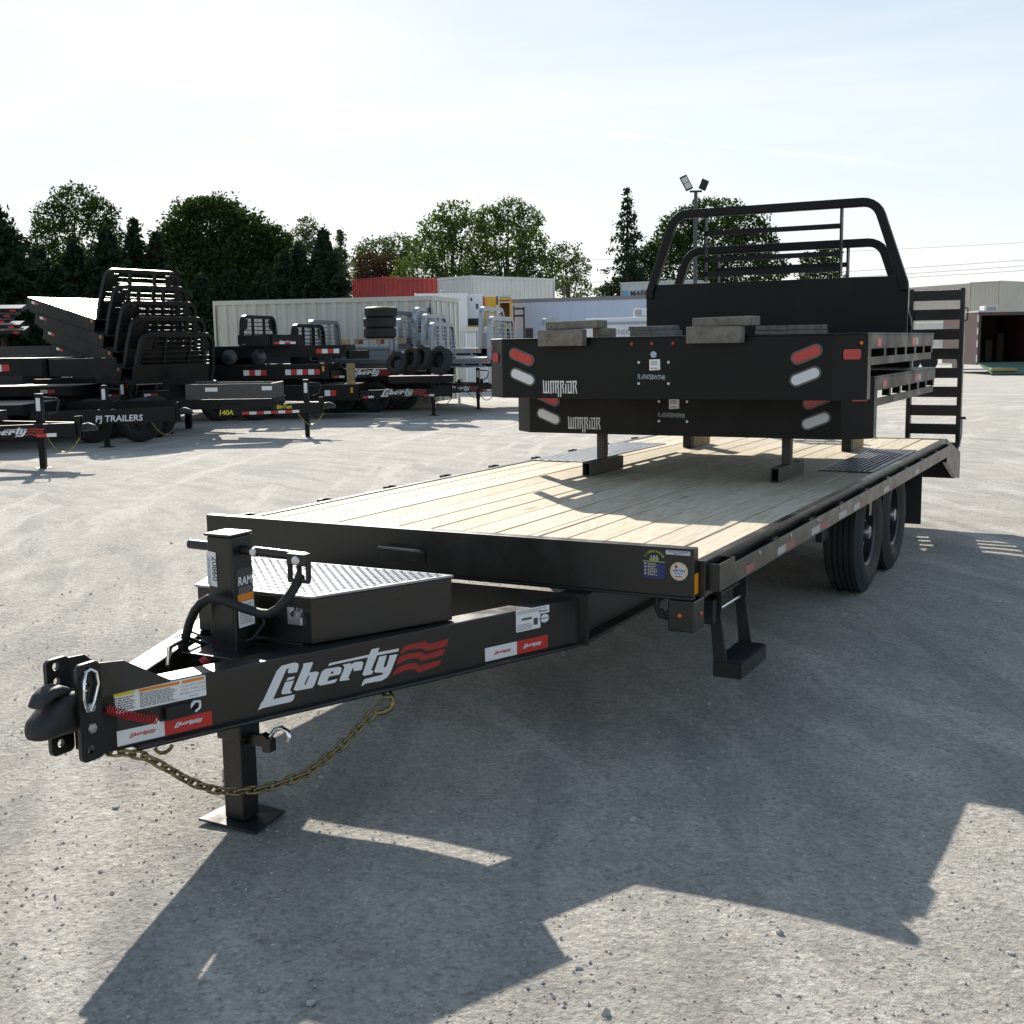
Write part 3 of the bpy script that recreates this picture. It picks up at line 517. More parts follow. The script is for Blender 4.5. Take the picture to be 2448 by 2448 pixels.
MB().tube([(-.135, -1.31, .648), (-.152, -1.31, .606)], .0185, 12).obj('handle_grip', BLACKM, JK, smooth=50)
# spring pin on the leg
m = MB(); m.box(.045, .115, -1.225, -1.205, .285, .325); m.prism([(.115, -1.235, .335), (.155, -1.235, .315), (.155, -1.235, .275), (.12, -1.235, .27)], (0, .03, 0)); m.obj('pin_bracket', BLACK, JK)
MB().tube([(.10, -1.215, .302), (.135, -1.215, .318), (.15, -1.2, .345), (.17, -1.19, .352), (.19, -1.185, .34), (.2, -1.185, .318), (.195, -1.185, .305)], .0085, 8).obj('pull_pin', CHROME, JK, smooth=60)
# jack stickers
JF = frame((-.052, -1.2712, 0), (1, 0, 0), UP)
link('stock_sticker', poly_mesh('stock_sticker', [[(-.0005, .845), (.041, .84), (.040, .958), (-.0005, .962)]], WHITE, .0004), JK, M=JF)
text('stock_number', '20860', .031, INK, JK, frame((-.052+.024, -1.2722, .945), (0, 0, -1), (1, 0, 0)), off=.015, sx=1.1)
lines('fine_print', -.118, -.01, .0, .013, 2, INKG, F=frame((-.052+.004, -1.2722, .84), (0, 0, 1), (-1, 0, 0)) @ Matrix.Translation((.122, -.012, -.0012)), oz=0, parent=JK, seed=8)
JS = frame((.0568, -1.262, 0), (0, 1, 0), UP)
def jplate(a, b, z0, z1, m_, d=0.): return link('jack_sticker', poly_mesh('jack_sticker', [rrect(b-a, z1-z0, .003)], m_, .0004), JK, M=JS @ Matrix.Translation(((a+b)/2, (z0+z1)/2, d)))
jplate(.012, .092, .815, .900, mat('dark_label', (.05, .045, .045), .4)); jplate(.012, .092, .787, .814, ORANGE); jplate(.012, .092, .70, .7865, WHITE)
text('jack_brand', 'RAM', .040, WHITE, JK, JS @ Matrix.Translation((.014, .845, .0012)), shear=.12, off=.02, sx=.86)
lines('fine_print', .018, .085, .815, .838, 3, INKG, F=JS, oz=0, parent=JK, seed=9); lines('fine_print', .018, .085, .71, .78, 8, INKG, F=JS, oz=0, parent=JK, seed=10)

# ---- adjustable coupler
CP = part('coupler', TR)
for sx in (1, -1):
    x = .062*sx; m = MB()
    Y0, Y1, Z0, Z1 = -1.952, -1.868, .455, .745
    hz = [.49, .552, .614, .676, .722]; circ = lambda cy, cz, r: [(cy+r*math.cos(k*.5236), cz+r*math.sin(k*.5236)) for k in range(12)]
    link('channel_plate', poly_mesh('channel_plate', [rrect(Y1-Y0, Z1-Z0, .018, 4, (Y0+Y1)/2, (Z0+Z1)/2)]+[circ(-1.918, h, .0125) for h in hz], BLACK, .007), CP, M=frame((x, 0, 0), (0, 1, 0), UP))
    m = MB(); q = sx
    m.prism([(q*.07, -1.868, .735), (q*.085, -1.79, .725), (q*.145, -1.655, .634), (q*.09, -1.80, .632), (q*.07, -1.868, .632)], (q*-.006, 0, 0)); m.obj('coupler_gusset', BLACK, CP)
MB().box(-.055, .055, -1.868, -1.80, .455, .64).obj('channel_web', BLACK, CP, bevel=.003)
def ring(y, w_, z0, z1, n=14):
    return [Vector((w_*math.copysign(abs(math.cos(a))**.6, math.cos(a)), y, (z0+z1)/2+(z1-z0)/2*math.copysign(abs(math.sin(a))**.65, math.sin(a)))) for a in [2*math.pi*k/n for k in range(n)]]
MB().loft([ring(-1.87, 0.046, .538, .652), ring(-1.93, .046, .538, .660), ring(-1.97, .047, .540, .662), ring(-2.0, .047, .541, .642), ring(-2.025, .046, .542, .622), ring(-2.048, .041, .545, .608), ring(-2.062, .031, .549, .596), ring(-2.069, .018, .552, .586)]).obj('coupler_head', CAST, CP, smooth=60)
m = MB(); m.loft([ring(-1.945, .034, .655, .678, 10), ring(-1.97, .037, .658, .690, 10), ring(-2.0, .037, .656, .688, 10), ring(-2.03, .034, .645, .672, 10), ring(-2.045, .03, .636, .648, 10)]); m.obj('coupler_latch', CAST, CP, smooth=50)
for z in (.552, .614): MB().lathe([(.0001, .010), (.014, .009), (.016, .004), (.016, 0)], 6, Matrix.Translation((.0692, -1.912, z))).obj('coupler_bolt', STEELB, CP)
# carabiner, red coiled breakaway cable, switch
m = MB(); m.tube([(.075, -1.925, .722), (.084, -1.94, .70), (.084, -1.945, .65), (.08, -1.935, .61), (.078, -1.92, .606), (.079, -1.905, .63), (.08, -1.885, .68), (.078, -1.89, .715), (.075, -1.908, .726)], .005, 8, closed=True); m.obj('carabiner', CHROME, CP, smooth=60)
c0, c1 = A+U*(-.02)+NO*.035+UP*(-.036), A+U*.135+NO*.03+UP*(-.105); pts = []; ax = (c1-c0); e1 = ax.normalized(); e2 = e1.cross(NO).normalized()
for i in range(18*9+1):
    a = i/9*2*math.pi; f = i/(18*9); pts.append(c0+ax*f+(e2*math.cos(a)+NO*math.sin(a))*.0125+UP*(-.006*math.sin(f*math.pi)))
MB().tube(pts, .0017, 5).obj('breakaway_coil', REDCOIL, CP, smooth=80)
m = MB(); m.obox(A+U*.205+NO*.014+UP*(-.098), U*1+UP*.02, NO, UP, .04, .013, .019); m.obj('breakaway_switch', BLACKM, CP, bevel=.003)
m = MB(); m.tube([fz(.245, .535, .014), fz(.262, .552, .014), fz(.278, .55, .014), fz(.28, .53, .014), fz(.262, .52, .014)], .006, 8); o = m.obj('switch_pin', ZINC, CP, smooth=60); o.matrix_basis = FACE

# ---- safety chain, link by link
def chain_links(pts, parent, L=.050, wd=.0125, r=.0052, first=None):
    P = [Vector(p) for p in pts]; seg = [(P[i+1]-P[i]).length for i in range(len(P)-1)]; tot = sum(seg); n = int(tot/(L*.68)); out_ = []
    def pos(d):
        i = 0
        while i < len(seg)-1 and d > seg[i]: d -= seg[i]; i += 1
        return P[i].lerp(P[i+1], min(1, d/seg[i]))
    ov = []
    for k in range(12):
        a = 2*math.pi*k/12; ov.append(Vector(((L/2-wd)*(1 if math.cos(a) > 0 else -1)*(1 if abs(math.cos(a)) > .01 else 0)+wd*math.cos(a), wd*math.sin(a), 0)))
    me = MB().tube(ov, r, 6, closed=True).mesh('link', YZINC, 70)
    for i in range(n):
        c = pos((i+.5)*tot/n); t = (pos((i+.5)*tot/n+.01)-pos(max(0, (i+.5)*tot/n-.01))).normalized(); s_ = t.cross(UP).normalized(); u_ = s_.cross(t)
        tw = math.pi/4+(math.pi/2 if i % 2 else 0)+random.uniform(-.12, .12); y = s_*math.cos(tw)+u_*math.sin(tw)
        link('link', me, parent, M=frame(c, t, y))
SCN = part('safety_chain', TR)
FO = lambda s, z, d=.045: A+U*s+NO*d+UP*(z-.63)
cpts = [FO(-.03, .447, -.04), FO(.03, .440, .0), FO(.082, .425, .03), FO(.141, .380), FO(.221, .312), FO(.294, .268), FO(.372, .240), FO(.44, .229), FO(.506, .226), FO(.619, .235), FO(.737, .285), FO(.80, .325), FO(.861, .367), FO(.895, .388)]
chain_links(cpts, SCN)
hk = [FO(.895, .386), FO(.93, .380), FO(.962, .387), FO(.978, .408), FO(.968, .428), FO(.942, .433)]
MB().tube(hk, [.007, .010, .012, .012, .010, .004], 8).obj('chain_hook', YZINC, SCN, smooth=60)
MB().tube([FO(.905, .400), FO(.925, .420), FO(.945, .428)], .0045, 6).obj('hook_latch', YZINC, SCN, smooth=60)
MB().tube([FO(.94, .455, -.02), FO(.965, .425, .03), FO(.985, .425, .035), FO(.99, .455, -.02)], .006, 7).obj('chain_anchor', BLACK, SCN, smooth=60)
MB().tube(arc(FO(.17, .43, -.02), .03, 200, 340, 8, U, UP), .006, 7).obj('chain_ring', YZINC, SCN, smooth=60)

# ---- header stickers
HF = frame((0, -.0008, 0), (1, 0, 0), UP)
def hplate(x0, x1, z0, z1, m_, d=0., r=.003): return link('header_sticker', poly_mesh('header_sticker', [rrect(x1-x0, z1-z0, r)], m_, .0004), TR, M=HF @ Matrix.Translation(((x0+x1)/2, (z0+z1)/2, d)))
hplate(1.106, 1.205, .823, .840, mat('label_grey', (.52, .54, .60), .45)); text('serial_text', '5BALZ5374T50XBAM8', .0085, INK, TR, HF @ Matrix.Translation((1.156, .8325, .001)), align='CENTER'); text('serial_text', '5BALX370', .0075, INK, TR, HF @ Matrix.Translation((1.156, .825, .001)), align='CENTER')
hplate(1.012, 1.104, .724, .790, BLUEV); hplate(1.012, 1.104, .7905, .7925, LIME, d=.0006, r=.0005)
for i, ch in enumerate('LIONSHEAD'):
    a = R(152-i*15.5); text('sticker_text', ch, .0125, LIME, TR, HF @ Matrix.Translation((1.058+.038*math.cos(a), .797+.031*math.sin(a), .0006)) @ Matrix.Rotation(a-math.pi/2, 4, 'Z'), off=.015, align='CENTER')
text('sticker_text', '1-2-5', .016, WHITE, TR, HF @ Matrix.Translation((1.058, .8045, .0006)), off=.02, align='CENTER', sx=.9); hplate(1.040, 1.076, .7945, .803, LIME, d=.0004, r=.0005); text('sticker_text', 'LIFETIME', .0078, BLUEV, TR, HF @ Matrix.Translation((1.058, .796, .0012)), off=.02, align='CENTER')
lines('fine_print', 1.032, 1.072, .735, .787, 8, CREAMP, F=HF, oz=0, d=.0008, seed=12)
for i in range(4): link('sticker_icon', poly_mesh('icon', [[(math.cos(a*.785)*.0042, math.sin(a*.785)*.0042) for a in range(8)]], CREAMP, .0004), TR, M=HF @ Matrix.Translation((1.022, .783-i*.0135, .0008)))
def disc(rx, rz, m_, cx, cz, d): link('round_sticker', poly_mesh('round_sticker', [[(math.cos(a*.2094)*rx, math.sin(a*.2094)*rz) for a in range(30)]], m_, .0004), TR, M=HF @ Matrix.Translation((cx, cz, d)))
disc(.036, .036, CREAMP, 1.160, .760, 0); disc(.026, .027, mat('sticker_pale', (.62, .62, .68), .45), 1.160, .760, .0008); disc(.006, .007, REDT, 1.149, .777, .0014)
text('sticker_text', 'NATDA', .015, BLUEV, TR, HF @ Matrix.Translation((1.160, .7575, .0016)), off=.03, align='CENTER', shear=.15, sx=.95); hplate(1.145, 1.172, .738, .742, REDT, d=.0014, r=.001); lines('fine_print', 1.142, 1.178, .747, .754, 1, BLUEV, F=HF, oz=0, d=.0016, seed=13)
m = MB(); m.box(1.2206, 1.2222, .006, .046, .672, .752); m.obj('amber_reflector', AMBER, TR)
# lamp box under the header corner
MB().box(1.112, 1.219, .002, .13, .52, .644).obj('lamp_box', BLACK, TR, bevel=.006)
MB().lathe([(.0001, .006), (.007, .005), (.009, 0)], 12, Matrix.Translation((1.163, .0015, .585)) @ Matrix.Rotation(-math.pi/2, 4, 'Z')).obj('marker_light', AMBERL, TR, smooth=60)
MB().lathe([(.0001, .006), (.007, .005), (.009, 0)], 12, Matrix.Translation((1.2195, .085, .585))).obj('marker_light', AMBERL, TR, smooth=60)
m = MB(); m.tube([(1.06, .03, .645), (1.058, .03, .60), (1.07, .03, .572), (1.112, .03, .566)], .011, 8); m.tube([(1.075, .03, .60), (1.09, .03, .585), (1.112, .03, .60)], .007, 6); m.obj('hose_hook', BLACKM, TR, smooth=50)

# ---- fold-down step
SP = part('step', TR)
for y in (.30, .64):
    MB().prism([(1.172, y, .66), (1.232, y, .66), (1.232, y, .56), (1.228, y, .53), (1.262, y, .30), (1.205, y, .275), (1.185, y, .50), (1.172, y, .54)], (0, .012, 0)).obj('step_hanger', BLACKM, SP, bevel=.003)
m = MB(); m.box(1.2, 1.318, .30, .655, .272, .279); m.box(1.312, 1.319, .30, .655, .2795, .336); m.box(1.2, 1.3115, .295, .302, .2795, .335); m.box(1.2, 1.3115, .653, .660, .2795, .335)
for i in range(11): m.prism([(1.2, .31+i*.0315, .334), (1.2, .318+i*.0315, .346), (1.2, .326+i*.0315, .334)], (.112, 0, 0))
m.obj('step_tread', BLACKM, SP)
MB().tube([(1.205, .302, .545), (1.205, .642, .545)], .009, 8).obj('step_pivot', ZINC, SP, smooth=60)
MB().box(1.165, 1.215, .25, .30, .50, .60).obj('step_lug', BLACKM, SP, bevel=.004)
MB().box(1.17, 1.21, .30, .66, .60, .612).obj('step_crossbar', BLACKM, SP)

# ---- axles and wheels
def tyre_profile(rad=.392, w_=.238, rim=.215):
    h = w_/2; p = [(rim, -h+.03), (rim+.02, -h+.012), ((rad+rim)/2, -h-.006), (rad-.045, -h+.006), (rad-.016, -h+.026)]
    t = [-.088, -.052, -.046, -.018, -.012, .012, .018, .046, .052, .088]
    for i, x in enumerate(t):
        if i in (0, 9): p.append((rad, x))
        else: p += [(rad, x-.0002*(1 if i % 2 else -1))] if False else []
    q = [(rad, -.088)]
    for c in (-.05, -.016, .018, .052): q += [(rad, c-.006), (rad-.011, c-.004), (rad-.011, c+.004), (rad, c+.006)]
    q.append((rad, .088)); p = p[:5]+q+[(r, -x) for r, x in p[:5][::-1]]
    return p
TY = MB().lathe(tyre_profile(), 48).mesh('tyre', RUBBER, 35)
RIMM = mat('rim_black', (.014, .014, .015), .3, dust=.1)
RM = MB().lathe([(.214, -.095), (.205, -.07), (.2, .055), (.216, .088), (.222, .093), (.214, .095), (.20, .085), (.192, .04), (.15, .028), (.10, .048), (.062, .052), (.0001, .052)], 32).mesh('rim', RIMM, 40)
HBM = MB().lathe([(.05, .05), (.05, .085), (.042, .105), (.0001, .108)], 16).mesh('hub_cap', mat('hub_steel', (.28, .29, .31), .35, .9), 40)
RGM = MB().lathe([(.210, .088), (.219, .0945), (.2235, .094), (.222, .090)], 32).mesh('rim_edge', mat('rim_lip', (.12, .125, .13), .3, .8), 40)
nm = MB()
for k in range(8):
    a = 2*math.pi*k/8; nm.lathe([(.0001, .066), (.010, .064), (.011, .04)], 6, Matrix.Translation((0, .082*math.cos(a), .082*math.sin(a))))
NUT = nm.mesh('lug_nuts', mat('hub_steel', (.28, .29, .31)))
def wheel(parent, loc, side=1, rz=0, tag_=None):
    wp = part('wheel', parent) if tag_ is None else tag_
    wp.location = loc; wp.rotation_euler = (random.uniform(0, 3), 0, (0 if side > 0 else math.pi)+rz)
    for n_, d_ in (('tyre', TY), ('rim', RM), ('rim_edge', RGM), ('hub_cap', HBM), ('lug_nuts', NUT)): link(n_, d_, wp)
    return wp
for y in (3.56, 4.42):
    for sx in (1, -1): wheel(TR, (sx*1.058, y, .390), sx)
    m = MB(); m.tube([(-.95, y, .39), (.95, y, .39)], .045, 12); m.obj('axle', BLACKM, TR, smooth=50)
for sx in (1, -1):
    m = MB(); m.prism([(sx*.66, 3.2, .46), (sx*.66, 4.8, .46), (sx*.66, 4.5, .36), (sx*.66, 3.5, .36)], (sx*.06, 0, 0)); m.obj('spring_pack', BLACKM, TR)
    MB().box(*sorted((sx*.86, sx*1.225)), 5.13, 5.142, .225, .66).obj('mud_flap', RUBBER, TR)
MB().box(1.268, 1.278, 2.95, 3.01, .585, .68).obj('tie_tab', BLACK, TR)
MB().box(.98, 1.02, 2.86, 3.04, .42, .56).obj('brake_junction', BLACKM, TR, bevel=.006)
# tread plate panels let into the deck above the wheels
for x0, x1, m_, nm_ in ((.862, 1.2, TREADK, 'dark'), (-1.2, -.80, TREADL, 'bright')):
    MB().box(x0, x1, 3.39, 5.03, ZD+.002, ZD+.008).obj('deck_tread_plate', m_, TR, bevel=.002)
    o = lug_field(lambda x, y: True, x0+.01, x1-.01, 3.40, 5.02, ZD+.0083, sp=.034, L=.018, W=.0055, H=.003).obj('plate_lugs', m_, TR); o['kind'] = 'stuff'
# ---- rear bumper and stand-up ramps
MB().box(-1.25, 1.25, 6.15, 6.2, .66, .798).obj('rear_rail', BLACK, TR, bevel=.004)
DV = part('dovetail', TR); YE = 7.0; dvz = lambda y: .79-.2136*(y-6.2)
for sx in (1, -1):
    MB().prism([(sx*1.249, 6.201, .60), (sx*1.249, 6.201, dvz(6.2)), (sx*1.249, YE, dvz(YE)), (sx*1.249, YE, .385), (sx*1.249, 6.75, .42)], (-sx*.035, 0, 0)).obj('dovetail_side', BLACK, DV)
    for x0, x1 in ((.17, .28), (.47, .74)):
        MB().prism([(sx*x0, 6.201, .69), (sx*x0, 6.201, dvz(6.2)-.012), (sx*x0, YE-.06, dvz(YE)-.012), (sx*x0, YE-.06, .50)], (sx*(x1-x0), 0, 0)).obj('dovetail_beam', BLACKM, DV)
for k in range(5):
    y = 6.255+k*.152; MB().prism([(-1.213, y, dvz(y)-.02), (-1.213, y+.075, dvz(y+.075)-.02), (-1.213, y+.075, dvz(y+.075)), (-1.213, y, dvz(y))], (2.426, 0, 0)).obj('dovetail_slat', BLACK, DV)
MB().box(-1.213, 1.213, YE-.055, YE, .385, dvz(YE)-.004).obj('rear_bumper', BLACK, DV, bevel=.004)
for sx in (1, -1):
    RP = part('ramp', TR); xa, xb = sorted((sx*.762, sx*1.237))
    for x0, x1 in ((xa, xa+.04), (xb-.04, xb)): MB().box(x0, x1, 7.02, 7.095, .67, 2.068).obj('ramp_rail', BLACK, RP, bevel=.004)
    for i, (z1, z0) in enumerate(((2.05, 1.962), (1.885, 1.79), (1.711, 1.616), (1.539, 1.443), (1.367, 1.276), (1.199, 1.105), (1.033, 0.938), (0.864, 0.772))):
        m = MB(); m.box(xa+.0405, xb-.0405, 7.035, 7.08, z0, z1)
        if i == 0:
            for k in range(18): m.prism([(xa+.05+k*.0208, 7.035, z1), (xa+.06+k*.0208, 7.035, z1+.009), (xa+.0695+k*.0208, 7.035, z1)], (0, .045, 0))
        m.obj('ramp_rung', BLACK, RP, bevel=.002)
    e = xb if sx > 0 else xa
    MB().tube([(e, 7.05, 1.893), (e+sx*.02, 7.05, 1.891), (e+sx*.024, 7.05, 1.885), (e+sx*.024, 7.05, 1.793), (e+sx*.02, 7.05, 1.785), (e, 7.05, 1.782)], .0055, 7).obj('ramp_handle', BLACK, RP, smooth=50)
    MB().tube([(e+sx*.012, 7.05, .918), (e+sx*.01, 7.05, .77), (e-sx*.005, 7.05, .66)], .007, 7).obj('ramp_spring', ZINC, RP, smooth=50)
    MB().tube([(e-sx*.01, 7.05, .92), (e+sx*.04, 7.05, .92)], .012, 8).obj('spring_stop', BLACKM, RP, smooth=50)
    MB().box(*sorted((e-sx*.10, e-sx*.01)), 7.005, 7.05, .60, .70).obj('ramp_hinge', BLACKM, RP, bevel=.004)

# ================================================================== two truck beds stacked on the deck
WST = [[(160, 330), (175, 740)], [(287, 350), (290, 740)], [(410, 350), (410, 740)], [(150, 742), (440, 742)], [(520, 345), (530, 775)], [(495, 358), (680, 358)], [(655, 360), (650, 752)], [(765, 360), (772, 752)], [(735, 358), (915, 358)], [(895, 360), (895, 440), (862, 530), (890, 600), (905, 880)],
       [(1010, 350), (1015, 880)], [(985, 358), (1165, 358)], [(1145, 360), (1140, 440), (1095, 520), (1145, 620), (1145, 762)], [(1260, 450), (1265, 762)], [(1300, 368), (1520, 368)], [(1522, 345), (1522, 755)], [(1545, 745), (1370, 745)], [(1390, 750), (1390, 450)], [(1635, 350), (1640, 765)], [(1605, 358), (1785, 358)], [(1772, 360), (1768, 450), (1722, 540), (1765, 620), (1790, 765)]]
def stroke_mesh(name, strokes, wd, m_, sc):
    mm = MB()
    for s_ in strokes:
        for (x0, y0), (x1, y1) in zip(s_[:-1], s_[1:]):
            a = Vector((x0*sc, -y0*sc, 0)); b = Vector((x1*sc, -y1*sc, 0)); d = (b-a).normalized(); mm.obox((a+b)/2, d, Vector((-d.y, d.x, 0)), (0, 0, 1), (b-a).length/2+wd*sc*.28, wd*sc/2, .0006)
    return mm.mesh(name, m_)
WAR = stroke_mesh('bed_lettering', WST, 56, mat('lettering_silver', (.62, .63, .62), .4), 1/1640)
SQ = lambda w_, h_, n=10: [(w_/2-h_/2+h_/2*math.cos(R(-90+180*k/n)), h_/2*math.sin(R(-90+180*k/n))) for k in range(n+1)]+[(-w_/2+h_/2+h_/2*math.cos(R(90+180*k/n)), h_/2*math.sin(R(90+180*k/n))) for k in range(n+1)]
ME_G = poly_mesh('lamp_gasket', [SQ(.182, .074)], LENSK, .004); ME_R = poly_mesh('lamp_lens', [SQ(.160, .054)], REDL, .008); ME_W = poly_mesh('lamp_lens', [SQ(.160, .054)], WHITEL, .008)
def truck_bed(label, cx, yt, zt, tape=True, serial='FL-0947SBW7F4R', tagp=(.075, 0), ldz=0.):
    T = thing('truck_bed', label, 'truck bed', (cx, yt, zt), 0, 'truck beds stacked on the trailer')
    hw, hf, L_ = 1.165, 1.01, 2.36
    outl = [(-hw, .14), (-hf, 0), (hf, 0), (hw, .14), (hw, L_), (-hw, L_)]
    MB().prism([(x, y, -.012) for x, y in outl], (0, 0, .012)).obj('bed_floor', BLACKB, T, bevel=.003)
    MB().box(-hf, hf, .001, .012, -.362, -.0125).obj('tail_skirt', BLACKB, T, bevel=.002)
    for sx in (1, -1):
        d = Vector((sx*(hw-hf), .14, 0)); n_ = Vector((d.y, -d.x, 0)).normalized()*sx
        MB().prism([(sx*hf, .001, -.362), (sx*hw, .141, -.362), (sx*hw, .141, -.0125), (sx*hf, .001, -.0125)], (-sx*.006, .010, 0)).obj('corner_skirt', BLACKB, T)
        MB().box(*sorted((sx*(hw-.010), sx*hw)), .152, .235, -.362, -.0125).obj('side_skirt', BLACKB, T)
        MB().box(*sorted((sx*(hw-.04), sx*hw)), .236, L_-.02, -.088, -.0125).obj('side_rail', BLACKB, T, bevel=.002)
        MB().box(*sorted((sx*(hw-.012), sx*hw)), .236, L_-.10, -.178, -.132).obj('rub_rail', BLACKB, T, bevel=.002)
        for k in range(6): MB().box(*sorted((sx*(hw-.045), sx*(hw-.001))), .60+k*.33, .66+k*.33, -.1315, -.0885).obj('stake_pocket', BLACKB, T)
        for y in (.12, .8, 1.5, 2.2): MB().box(*sorted((sx*.44, sx*(hw-.05))), y+.02, y+.08, -.10, -.0125).obj('bed_cross_member', BLACKM, T)
        MB().box(*sorted((sx*.40, sx*.46)), .04, L_-.02, -.235, -.0125).obj('bed_runner', BLACKM, T)
        # lamps: right-hand pair tilts up to the right, left-hand pair up to the left
        for zc, me, xo in ((-.112, ME_R, .86), (-.232, ME_W, .855)):
            M_ = frame((sx*(xo+.012), -.001, zc+ldz), (1, 0, 0), UP) @ Matrix.Rotation(sx*R(21.5), 4, 'Z')
            link('lamp_gasket', ME_G, T, M=M_); link('tail_lamp', me, T, M=M_)
        cM = frame((sx*(hf+hw)/2, .07, -.14), Vector((hw-hf, sx*.14, 0)), UP); o_ = Vector((.005, 0, 0)); 
        fr = frame(Vector((sx*hf, .0, 0))+Vector((sx*.085, .077, -.115)) + Vector((sx*.14, -.155, 0)).normalized()*.0015, (Vector((.155, .14, 0)) if sx > 0 else Vector((.155, -.14, 0))), UP)
        link('corner_reflector', poly_mesh('reflector', [rrect(.105, .055, .012)], REDL, .002), T, M=fr @ Matrix.Translation((.0, 0, .002)))
        link('corner_marker', MB().lathe([(.0001, .006), (.008, .005), (.011, 0)], 12, Matrix.Rotation(-math.pi/2, 4, 'Y')).mesh('marker', AMBERL if sx > 0 else REDL, 60), T, M=fr @ Matrix.Translation((.055*sx, .06, .001)))
        if tape:
            for y, k in ((.40, 1), (1.5, 1), (1.62, 0)): MB().box(*sorted((sx*(hw+.0002), sx*(hw+.001))), y, y+.10, -.075, -.03).obj('tape', (mat('tape_silver_dusty', (.4, .39, .37)), REDT)[k], T)
    for x in (-.17, -.045, .085): MB().lathe([(.0001, .008), (.009, .006), (.011, 0)], 12, Matrix.Translation((x+.02, 0, -.043)) @ Matrix.Rotation(-math.pi/2, 4, 'Z')).obj('marker_light', REDL, T, smooth=60)
    F_ = frame((0, -.0002, 0), (1, 0, 0), UP)
    link('round_sticker', poly_mesh('round_sticker', [[(math.cos(a*.314)*.019, math.sin(a*.314)*.019) for a in range(20)]], mat('sticker_blue', (.35, .42, .55), .4), .0006), T, M=F_ @ Matrix.Translation((-.015, -.105, 0)))
    px, pz = tagp
    link('data_tag', poly_mesh('data_tag', [[(-.032, -.032), (.034, -.028), (.033, .033), (-.033, .031)]], WHITE, .0006), T, M=F_ @ Matrix.Translation((-.008, -.165, 0)))
    for i, (n_, z) in enumerate(((1, -.147), (2, -.160), (1, -.184))): lines('fine_print', -.031, .012, z-.006, z+.006, n_, INK, F=F_, oz=0, parent=T, seed=30+i)
    for x in (-.105, .078):
        for z in (-.150, -.272): MB().lathe([(.0001, .006), (.009, .005), (.010, 0)], 6, Matrix.Translation((x, 0, z)) @ Matrix.Rotation(-math.pi/2, 4, 'Z')).obj('bolt', STEELB, T)
    text('paint_marker_number', serial, .040, CHALK, T, F_ @ Matrix.Translation((-.115, -.245, .0008)) @ Matrix.Rotation(-.035, 4, 'Z'), sx=.58, shear=.05)
    link('bed_lettering', WAR, T, M=F_ @ Matrix.Translation((-.748, -.200, .001)) @ Matrix.Diagonal((.222, .28, 1, 1)))
    # headache rack
    RK = part('headache_rack', T); yr = L_-.03
    MB().prism([(-.985, yr, .0005), (.985, yr, .0005), (.985, yr, .335), (.953, yr, .415), (.90, yr, .405), (-.90, yr, .405), (-.953, yr, .415), (-.985, yr, .335)], (0, .02, 0)).obj('rack_panel', BLACKB, RK, bevel=.002)
    path = [(-.955, .34), (-.925, .43), (-.865, .628), (-.775, .835)]
    c = (-.64, .795); rr_ = .132
    path = [(-.956, .30), (-.953, .35)]+[(-.655+.135*math.cos(R(a)), .792+.135*math.sin(R(a))) for a in range(160, 89, -14)]
    full = path+[(-x, z) for x, z in path[::-1]]
    m = MB()
    P = [Vector((x, yr+.01, z)) for x, z in full]
    for i in range(len(P)-1):
        pass
    rings = []
    for i in range(len(P)):
        t = (P[min(i+1, len(P)-1)]-P[max(i-1, 0)]).normalized(); n_ = Vector((-t.z, 0, t.x)); rings.append([P[i]+n_*.031+Vector((0, -.031, 0)), P[i]+n_*.031+Vector((0, .031, 0)), P[i]-n_*.031+Vector((0, .031, 0)), P[i]-n_*.031+Vector((0, -.031, 0))])
    m.loft(rings).obj('rack_hoop', BLACKB, RK, bevel=.008, seg=3)
    for x in (-.508, .508): MB().box(x-.006, x+.006, yr-.02, yr+.04, .416, .898).obj('rack_upright', BLACKB, RK)
    for z in (.772, .578, .47): MB().box(-.5015, .5015, yr-.004, yr+.012, z-.018, z+.018).obj('rack_bar', BLACKB, RK)
    MB().box(-.955, -.90, yr+.021, yr+.05, .0, .33).obj('rack_foot', BLACKB, RK); MB().box(.90, .955, yr+.021, yr+.05, .0, .33).obj('rack_foot', BLACKB, RK)
    return T
truck_bed('upper black truck bed on the trailer, highest headache rack, lumber on its tail', .195, 2.235, 1.668)
truck_bed('lower black truck bed of the stack, resting on steel stands above the plank deck', .145, 2.69, 1.42, serial='FL-0547SBW09NR', ldz=-.022)
